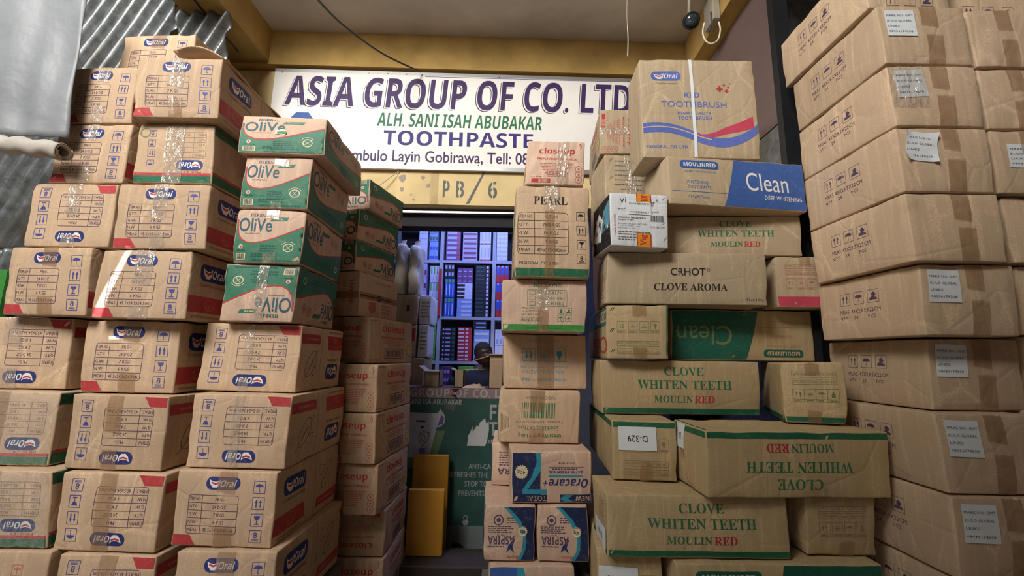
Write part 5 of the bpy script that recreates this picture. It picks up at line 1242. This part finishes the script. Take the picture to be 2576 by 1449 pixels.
# third row
pack(1106, 824, 1147, 907, 1, 8, 'p_black', [(.12, .3, .22, .7, 'p_white'), (.3, .3, .65, .7, 'p_lilac'), (.78, .2, .95, .8, 'p_dgreen')], 'black box with silver label, pile on the lower shelf', zbase=z3_)
pack(1149, 824, 1188, 907, 1, 9, 'p_red', [(.05, .3, .45, .7, 'p_white'), (.55, .2, .75, .8, 'p_white')], 'red box with white lettering, pile on the lower shelf', zbase=z3_)
pack(1190, 829, 1232, 907, 1, 5, 'p_sky', [(.05, .1, .95, .5, 'p_white')], 'pale blue flat box, lower shelf behind the man', zbase=z3_)
pack(1190, 808, 1226, 828, 1, 2, 'p_black', [(.2, .3, .9, .7, 'p_sky')], 'dark flat box above the pale blue ones')
pack(1076, 800, 1098, 906, 1, 9, 'p_green', [(.1, .2, .9, .4, 'p_dgreen')], 'bright green box, left pile of the lower shelf', zbase=z3_)
pack(1244, 828, 1274, 907, 3, 2, 'p_white', [(.2, .1, .8, .4, 'p_sky')], 'tall white box, right bay of the lower shelf', zbase=z3_)
zf = .29 + .12 + .002
pack(1106, 922, 1132, 985, 3, 3, 'p_purple', [(.1, .2, .9, .6, 'p_lilac')], 'purple and blue box below the lower shelf board', Y=3.6, zbase=None)
pack(1150, 922, 1190, 985, 3, 2, 'p_green', [(.1, .2, .9, .5, 'p_white')], 'green and white box below the lower shelf board', Y=3.6)
tb = slab('low_table', (at(1090, 985, 3.6).x, 3.58, .29), (at(1210, 985, 3.6).x, 3.9, at(1150, 985, 3.6).z - .002), 'counter_wood', None); tag(tb, 'dark low table behind the counter carrying green and purple boxes', 'table')
tl = empty('fluorescent_lamp', (-.15, 3.3, 3.2), 'fluorescent tube lamp on the shop ceiling', 'lamp')
make('lamp_base', [(*box_vf(-.5, -.03, -.05, .5, .03, 0), 0)], ['silver'], tl)
tube('lamp_tube', [(-.48, 0, -.07), (.48, 0, -.07)], .013, 'tube_glow', tl)

# cartons and bundles just inside, left of the opening
def rect_pos(px0, py0, px1, py1, Y, d, yaw=0.0):
    A = at(px0, py1, Y); B = at(px1, py0, Y); return (A.x, Y, A.z, yaw, B.x - A.x, d, B.z - A.z, 0, 0, 0, 0)
G_R = 'cartons and bundles just inside the entrance'
def bundle(key, label, rect, Y, d):
    x, y, z, yaw, w, dd, h, *_ = rect_pos(*rect, Y, d); s = Shape(w, dd, h, seed=len(key) * 31 + int(x * 100), r=.02, bulge=.012, dent=4)
    r = empty('wrapped_bundle', (x + w / 2, y + dd / 2, z), label, 'bundle', G_R); carton_body('paper_wrap', s, 'bundle_paper', [], r)
    carton_top = [(.5, 0)]
    V = [(-w * .3, -dd * .2, h - .01), (w * .3, -dd * .25, h - .01), (w * .35, dd * .1, h - .01), (-w * .3, dd * .1, h - .01), (-w * .1, -dd * .2, h + .03), (w * .3, -dd * .1, h + .045), (w * .1, 0, h + .02), (-w * .3, 0, h + .035)]
    make('folded_end', [(V, [[0, 1, 5, 4], [1, 2, 6, 5], [2, 3, 7, 6], [3, 0, 4, 7]], 0)], ['bundle_paper'], r)
Y5 = 3.06
bundle('r1', 'tall paper-wrapped bundle upright beside the upside-down green cartons', (988, 610, 1022, 740), Y5, .2)
bundle('r2', 'second tall paper-wrapped bundle upright, nearest the blue-lit shelves', (1023, 612, 1058, 740), Y5, .2)
tinyprint = lambda w, h: Art(w, h).rect(.55, .45, .68, .65, 'black')
tiny2 = lambda w, h: Art(w, h).dashes(.2, .2, .9, .8, 5, 'greyink', 3, .4)
carton('r3', 'grey-brown carton with a small dark mark under the paper bundles', G_R, 'kraft_grey', tinyprint, pos=rect_pos(986, 741, 1052, 815, Y5, .3))
carton('r4', 'pale carton under clear film at the left of the shelves', G_R, 'white_board', tiny2, pos=rect_pos(1053, 742, 1086, 815, Y5 + .02, .25), tapes=[('front', .1, .05, .9, .95, 'plastic_wrap')])
carton('r5', 'pale carton with red corner behind the red-lettered pile', G_R, 'kraft_grey', lambda w, h: Art(w, h).rect(.5, .5, 1, .9, 'softred'), pos=rect_pos(986, 816, 1048, 898, Y5, .3))
carton('r6', 'grey film-wrapped carton left of the bright green boxes', G_R, 'white_board', tiny2, pos=rect_pos(1049, 816, 1078, 898, Y5 + .01, .25), tapes=[('front', .1, .05, .9, .95, 'plastic_wrap')])
carton('r7', 'grey carton behind the counter, left of the open flaps', G_R, 'kraft_grey', pos=rect_pos(986, 899, 1068, 975, Y5, .3))
q = rect_pos(986, 976, 1068, 1300, Y5, .3); q = (q[0], q[1], .291, 0, q[4], .3, q[2] + q[6] - .291, 0, 0, 0, 0)
carton('r8', 'large carton mostly hidden behind the counter at the left', G_R, 'kraft_grey', pos=q)

# ------------------------------------------------------------------ counter with the printed banner
KY = 2.70
zt = at(1140, 978, KY).z
kx0, kx1 = at(880, 1000, KY).x, at(1345, 1000, KY).x
ct = empty('shop_counter', ((kx0 + kx1) / 2, KY + .06, .29), 'shop counter across the entrance, its front covered by a banner', 'counter')
hw = (kx1 - kx0) / 2
make('counter_top', [(*box_vf(-hw, -.07, zt - .29 - .02, hw, .30 - .22, zt - .29), 0)], ['counter_wood'], ct, bevel=.004)
make('front_panel', [(*box_vf(-hw + .01, -.045, 0, hw - .01, -.02, zt - .29 - .021), 0)], ['counter_wood'], ct)
def banner(w, h):
    a = Art(w, h); X = lambda p: (p - 880) / 465.0; Yv = lambda p: 1 - (p - 979) / 402.0
    a.poly([(0, Yv(1090)), (X(1110), Yv(1090)), (X(1080), Yv(1185)), (0, Yv(1185))], 'faintgreen2'); a.rect(0, Yv(1006), 1, 1, 'pinkband'); a.up()
    a.text('GROUP OF CO. LTD', X(1012), Yv(1003), X(1292), Yv(982), 'bannertext', .03); a.text('SANI ISA ABUBAKAR', X(1008), Yv(1023), X(1151), Yv(1009), 'bannertext', .02)
    W_ = [(1015, 1044), (1088, 1046), (1094, 1034), (1106, 1050), (1107, 1070), (1096, 1080), (1086, 1082), (1070, 1158), (1015, 1158)]
    a.poly([(X(x), Yv(y)) for x, y in W_], 'bannerwhite'); a.up(); a.poly([(X(x), Yv(y)) for x, y in [(1098, 1050), (1105, 1056), (1103, 1072), (1088, 1078)]], 'p_purple', False)
    a.poly([(X(x), Yv(y)) for x, y in [(1045, 1078), (1053, 1080), (1050, 1086), (1043, 1084)]], 'black', False); a.path([(X(x), Yv(y)) for x, y in [(1042, 1098), (1052, 1092), (1068, 1096), (1064, 1112), (1050, 1130), (1041, 1112), (1042, 1098)]], .005, 'greyink'); a.path([(X(x), Yv(y)) for x, y in [(1050, 1098), (1046, 1108), (1052, 1120), (1058, 1106), (1050, 1098)]], .004, 'greyink')
    a.rect(X(1044), Yv(1156), X(1058), Yv(1134), 'kidblue'); a.dashes(X(1032), Yv(1070), X(1060), Yv(1063), 1, 'black', 3, .7); a.up(-1)
    a.text('FI', X(1226), Yv(1060), X(1262), Yv(1021), 'bannertext', .03); a.text('TO', X(1226), Yv(1102), X(1275), Yv(1065), 'bannertext', .03); a.text('OTH', X(1218), Yv(1121), X(1245), Yv(1110), 'bannertext', .02)
    T_ = [(1168, 1127), (1171, 1100), (1176, 1092), (1181, 1077), (1182, 1092), (1190, 1080), (1192, 1074), (1197, 1078), (1200, 1068), (1214, 1056), (1217, 1070), (1224, 1064), (1225, 1086), (1222, 1105), (1216, 1127)]
    a.up(); a.poly([(X(x), Yv(y)) for x, y in T_], 'torn_white'); a.up(-1)
    for t, x0, x1, y in (('ANTI-CA', 1174, 1232, 1178), ('REFRESHES THE', 1121, 1226, 1199), ('STOP TO', 1165, 1224, 1221), ('PREVENTS', 1150, 1217, 1244)): a.text(t, X(x0), Yv(y + 6.5), X(x1), Yv(y - 6.5), 'bannertext', .015)
    a.rect(X(1125), 0, 1, Yv(1322), 'bannergrey'); a.rect(0, 0, X(1010), Yv(1322), 'bannergrey'); a.up()
    a.ring(X(1170), Yv(1303), .012, .005, 'bannertext'); a.poly([(X(1161), Yv(1312)), (X(1170), Yv(1306)), (X(1179), Yv(1312)), (X(1174), Yv(1321)), (X(1166), Yv(1321))], 'bannertext', False)
    a.poly([(X(x), Yv(y)) for x, y in [(1137, 1372), (1139, 1357), (1143, 1362), (1155, 1362), (1168, 1372), (1168, 1374)]], 'black', False)
    a.poly([(X(x), Yv(y)) for x, y in [(1118, 981), (1146, 981), (1137, 988), (1129, 992), (1126, 985)]], 'maroon2', False); a.poly([(X(x), Yv(y)) for x, y in [(1120, 998), (1134, 996), (1142, 1012), (1130, 1003)]], 'maroon2', False)
    a.poly([(X(x), Yv(y)) for x, y in [(1106, 1018), (1136, 1026), (1131, 1040), (1110, 1032)]], 'stencil', False)
    return a
for n_, c_ in dict(faintgreen2=(.14, .22, .12), pinkband=(.30, .19, .20), bannertext=(.42, .43, .43), bannerwhite=(.45, .49, .55), torn_white=(.60, .60, .58), bannergrey=(.20, .23, .23), maroon2=(.06, .012, .015)).items(): plain(n_, c_, .6, 0, .3, .2, 8, .3)
A = at(880, 1381, KY - .02); B = at(1345, 979, KY - .02)
bo, _, _ = on_plane('x', 880, 979, 1345, 1381, KY - .02, banner, 'poster_green', .004, 0.0)
bo.name = 'advertising_banner'; tag(bo, 'torn dark green toothpaste banner with pale lettering on the counter front', 'banner')
# opened cartons on the counter
def open_carton(px0, py0, px1, py1, Y, d, label, flaps, mat='kraft_grey'):
    A = at(px0, py1, Y); B = at(px1, py0, Y); w, h = B.x - A.x, B.z - zt; t = .004
    r = empty('open_carton', ((A.x + B.x) / 2, Y + d / 2, zt + .001), label, 'cardboard box')
    ps = [(*box_vf(-w / 2, -d / 2, 0, w / 2, -d / 2 + t, h), 0), (*box_vf(-w / 2, d / 2 - t, 0, w / 2, d / 2, h), 0), (*box_vf(-w / 2, -d / 2, 0, -w / 2 + t, d / 2, h), 0), (*box_vf(w / 2 - t, -d / 2, 0, w / 2, d / 2, h), 0), (*box_vf(-w / 2, -d / 2, 0, w / 2, d / 2, t), 0)]
    make('carton_body', ps, [mat], r)
    for (side, L, ang) in flaps:
        dz, dx = L * math.sin(ang), L * math.cos(ang)
        if side == 'left': q = [(-w / 2, -d / 2, h), (-w / 2, d / 2, h), (-w / 2 - dx, d / 2, h + dz), (-w / 2 - dx, -d / 2, h + dz)]
        elif side == 'right': q = [(w / 2, -d / 2, h), (w / 2, d / 2, h), (w / 2 + dx, d / 2, h + dz), (w / 2 + dx, -d / 2, h + dz)]
        else: q = [(-w / 2, -d / 2, h), (w / 2, -d / 2, h), (w / 2, -d / 2 - dx, h + dz), (-w / 2, -d / 2 - dx, h + dz)]
        f = make('flap', [(q, [[0, 1, 2, 3]], 0)], [mat], r); md = f.modifiers.new('thick', 'SOLIDIFY'); md.thickness = .004
    return r
slab_ext = slab('trim_8', (kx0, KY + .145, zt - .06), (kx1, KY + .149, zt - .03), 'counter_wood')
make('counter_leaf', [(*box_vf(-hw, .081, zt - .29 - .02, hw, .24, zt - .29), 0)], ['counter_wood'], ct)
open_carton(1066, 932, 1106, 970, KY + .1, .16, 'small open grey carton on the counter, left of the purple boxes', [('left', .05, .6), ('front', .03, -.3)])
open_carton(1142, 932, 1167, 970, KY + .1, .14, 'open grey carton on the counter with one wide flap lifted', [('right', .10, .05), ('left', .03, .5)])
open_carton(1229, 895, 1266, 970, KY + .06, .16, 'tall open brown carton on the counter, its flap across the man', [('left', .115, -.30), ('front', .03, .2)], 'kraft')
V = []; nn = 9
for j in range(nn):
    for i in range(nn):
        q = at(1163 + 58 * i / (nn - 1), 972, KY + .02 + .12 * j / (nn - 1)); e = math.sin(PI * i / (nn - 1)) * math.sin(PI * j / (nn - 1))
        V.append((q.x, q.y, zt + .002 + e * (.022 + .026 * noise.noise(Vector((i * .9, j * .9, 3))))))
pp = make('crumpled_paper', [(V, [[j * nn + i, j * nn + i + 1, (j + 1) * nn + i + 1, (j + 1) * nn + i] for j in range(nn - 1) for i in range(nn - 1)], 0)], ['torn_light']); tag(pp, 'crumpled brown wrapping paper lying on the counter in front of the man', 'paper')

# ------------------------------------------------------------------ orange boards beside the banner
def board(px0, py0, px1, py1, Y, label, zb_):
    A = at(px0, py1, Y); B = at(px1, py0, Y); A.z = zb_; o = make('orange_board', [(*box_vf(0, 0, 0, B.x - A.x, .035, B.z - A.z), 0)], ['orange_board'], bevel=.005)
    o.location = (A.x, Y, A.z); o.rotation_euler = (-.05, 0, 0); tag(o, label, 'board', 'orange boards'); return o
b1 = board(1026, 1148, 1128, 1372, 2.56, 'taller orange yellow board leaning against the banner', .292)
b2 = board(1018, 1234, 1118, 1388, 2.40, 'shorter orange yellow board standing in front of the taller one', zs + .002); b2.rotation_euler = (-.03, 0, 0)

# ------------------------------------------------------------------ the man behind the counter
def person():
    top = at(1216, 859, 3.15); H = .205; cx, cy, zt_ = top.x, 3.25, top.z
    zc = zt_ - H / 2; r = empty('person', (cx - .03, cy, .291), 'smiling man in dark shirt behind the counter, lower face hidden by a carton flap', 'person')
    R0 = r.location; V, Fs = [], []; n = 40
    tilt = Matrix.Rotation(-.26, 4, 'Y') @ Matrix.Rotation(.35, 4, 'Z') @ Matrix.Rotation(.10, 4, 'X')
    neck0 = Vector((cx - .015, cy + .01, zc - .10))
    # rings from hip to neck to crown: (height, half width, half depth, centre x, centre y, head weight)
    zs_ = zt_ - H - .035
    body = [(.72, .165, .11, 0), (.85, .155, .105, 0), (1.0, .165, .11, 0), (1.15, .19, .115, 0), (zs_ - .10, .205, .115, 0), (zs_ - .03, .195, .10, 0), (zs_, .13, .08, 0), (zs_ + .03, .066, .06, .5), (zs_ + .07, .058, .058, .8)]
    ring = []
    for (z, a, b_, hw_) in body:
        ring.append([Vector((cx - .03 * (1 - hw_) + a * math.copysign(abs(math.cos(t)) ** .85, math.cos(t)), cy + b_ * math.copysign(abs(math.sin(t)) ** .85, math.sin(t)), z)) for t in [2 * PI * k / n for k in range(n)]])
    m_ = 22
    for i in range(m_ + 1):
        f = -.80 + 1.80 * i / m_                        # along the head, chin to crown
        if f > .999: f = .999
        w_ = .068 * (1 - abs(f) ** 2.6) ** .5 * (1.0 if f > -.1 else 1 - .28 * ((-.1 - f) / .7)); d_ = .086 * (1 - abs(f) ** 2.8) ** .5
        row = []
        for k in range(n):
            t = 2 * PI * k / n; x, y, z = w_ * math.cos(t), d_ * math.sin(t), f * H / 2
            fr = max(0, -math.sin(t))                   # 1 towards the face
            s = lambda c, wd, v: math.exp(-((v - c) / wd) ** 2)
            y -= fr ** 8 * s(-.08, .16, f) * .022 * s(0, .020, x)             # nose
            y += s(.2, .09, f) * .009 * fr ** 2 * (s(.030, .013, x) + s(-.030, .013, x))  # eye hollows
            y -= s(.34, .07, f) * .005 * fr ** 2                             # brow
            y -= s(-.42, .10, f) * .007 * fr ** 6 * s(0, .026, x)             # lips
            y -= s(-.78, .12, f) * .006 * fr ** 4
            x += math.copysign(1, math.cos(t)) * s(-.15, .14, f) * s(0, .012, y - .01) * .016 if abs(math.cos(t)) > .8 else 0   # ears
            row.append(Vector((cx, cy, zc)) + (tilt @ Vector((x, y, z))))
        ring.append(row)
    V = [q - R0 for rw in ring for q in rw]
    for i in range(len(ring) - 1):
        for k in range(n): Fs.append([i * n + k, i * n + (k + 1) % n, (i + 1) * n + (k + 1) % n, (i + 1) * n + k])
    Fs += [list(range(n))[::-1], [(len(ring) - 1) * n + k for k in range(n)]]
    # legs stand on the shop floor
    parts = [(V, Fs, 0)]
    for sx_ in (-.08, .08):
        L = [(sx_, 0, .0, .045), (sx_, 0, .25, .055), (sx_, 0, .43, .075)]
        VV = [(x + rr * math.cos(2 * PI * k / 12), y + rr * math.sin(2 * PI * k / 12), z) for x, y, z, rr in L for k in range(12)]
        parts.append((VV, [[i * 12 + k, i * 12 + (k + 1) % 12, (i + 1) * 12 + (k + 1) % 12, (i + 1) * 12 + k] for i in range(2) for k in range(12)], 0))
    bd = make('body', parts, ['skin'], r, True)
    # shirt follows the torso, with sleeves
    SV, SF = [], []
    sr = [[Vector((q.x + (q.x - cx + .03) * .06, q.y + (q.y - cy) * .08, q.z)) - R0 for q in rw] for rw in ring[:8]]
    SV = [q for rw in sr for q in rw]; SF = [[i * n + k, i * n + (k + 1) % n, (i + 1) * n + (k + 1) % n, (i + 1) * n + k] for i in range(7) for k in range(n)]
    ps = [(SV, SF, 0)]
    for sx_ in (-1, 1):
        P = spline([Vector((cx - .03 + sx_ * .17, cy, zs_ - .05)) - R0, Vector((cx - .03 + sx_ * .235, cy - .02, zs_ - .22)) - R0, Vector((cx - .03 + sx_ * .20, cy - .14, zs_ - .36)) - R0], 5)
        o2 = tube('sleeve', P, [.062 - .002 * i for i in range(len(P))], 'shirt', r, 12)
        for q0 in (P[-1],):
            hd = tube('forearm', spline([q0, q0 + Vector((-sx_ * .06, -.12, .03)), q0 + Vector((-sx_ * .09, -.20, .06))], 4), [.040 - .002 * i for i in range(9)], 'skin', r, 10)
    make('shirt', ps, ['shirt'], r, True)
    # close-cropped hair over the crown
    HV = [(Vector((cx, cy, zc)) + (q + R0 - Vector((cx, cy, zc))) * 1.035) - R0 for rw in ring[-11:] for q in [p_ - R0 for p_ in rw]]
    hf = []
    for i in range(10):
        for k in range(n):
            t = 2 * PI * (k + .5) / n; f = -.80 + 1.80 * (m_ - 10 + i) / m_
            if f > .50 or math.sin(t) > -.25: hf.append([i * n + k, i * n + (k + 1) % n, (i + 1) * n + (k + 1) % n, (i + 1) * n + k])
    make('hair', [(HV, hf, 0)], ['hair'], r, True)
    for sx_ in (-1, 1):
        e = Vector((cx, cy, zc)) + tilt @ Vector((sx_ * .027, -.075, .2 * H / 2)) - R0
        VV, FF = [], []
        for i in range(7):
            for k in range(10): th = PI * i / 6; VV.append(e + Vector((.008 * math.sin(th) * math.cos(2 * PI * k / 10), .005 * math.sin(th) * math.sin(2 * PI * k / 10), .0028 * math.cos(th))))
        FF = [[i * 10 + k, i * 10 + (k + 1) % 10, (i + 1) * 10 + (k + 1) % 10, (i + 1) * 10 + k] for i in range(6) for k in range(10)]
        make('eye', [(VV, FF, 0)], ['eye'], r, True)
person()

# lifted lid flap of the topmost emblem carton
r_, s_ = ROOTS['B1']; w_, d_, h_ = s_.D; V = []; nu, nv = 14, 10
for j in range(nv + 1):
    for i in range(nu + 1):
        a, b_ = i / nu, j / nv; lift = .034 * (1 - a) ** 1.2 * 0 + .05 * math.sin(PI * a * .8) * (1 - .5 * b_) * .8
        V.append((w_ / 2 - a * w_ * .62, -d_ / 2 + b_ * d_ * .96, h_ + .004 + lift + .006 * math.sin(b_ * 9 + a * 3)))
fo = make('lid_flap', [(V, [[j * (nu + 1) + i, (j + 1) * (nu + 1) + i, (j + 1) * (nu + 1) + i + 1, j * (nu + 1) + i + 1] for j in range(nv) for i in range(nu)], 0)], ['kraft'], r_, True)
md = fo.modifiers.new('thick', 'SOLIDIFY'); md.thickness = .004

# green tag stuck in the torn hole of the top green carton
r_, s_ = ROOTS['O1']; patch('torn_hole', s_, 'front', .42, .50, .54, .62, 'plasticwhite', r_, .0022, art=Art(.04, .02).poly([(0, 0), (1, 0), (.85, .6), (.2, .7)], 'limegreen', False) if False else None, ragged=.006)
patch('green_tag', s_, 'front', .44, .51, .55, .58, 'leaf', r_, .0034, ragged=.006)

# ------------------------------------------------------------------ unseen sheet added to block the sun, its gap cut to streak one carton
RZ = 4.7
def up(q, z=RZ): t = (z - q.z) / -SUN_DIR.z; return Vector((q.x - SUN_DIR.x * t, q.y - SUN_DIR.y * t, z))
gap = [up(at(px, py, 1.43)) for px, py in ((322, 626), (333, 628), (252, 800), (226, 800))]
X0, X1, Y0_, Y1_ = -6.5, 4.5, -4.5, 2.45
outer = [Vector((X0, Y0_, RZ)), Vector((X1, Y0_, RZ)), Vector((X1, Y1_, RZ)), Vector((X0, Y1_, RZ))]
tri = tessellate_polygon([outer, gap]); allv = outer + gap
rf = make('unseen_sun_block', [([tuple(v) for v in allv], [list(t) for t in tri], 0)], ['zinc']); rf['kind'] = 'structure'
_ = ('KEYS', z_lint, z_sign0, z_sign1, z_ceil, xl, xr, XR, zt, zs)

bpy.data.objects.remove(_to); bpy.data.curves.remove(_tc)
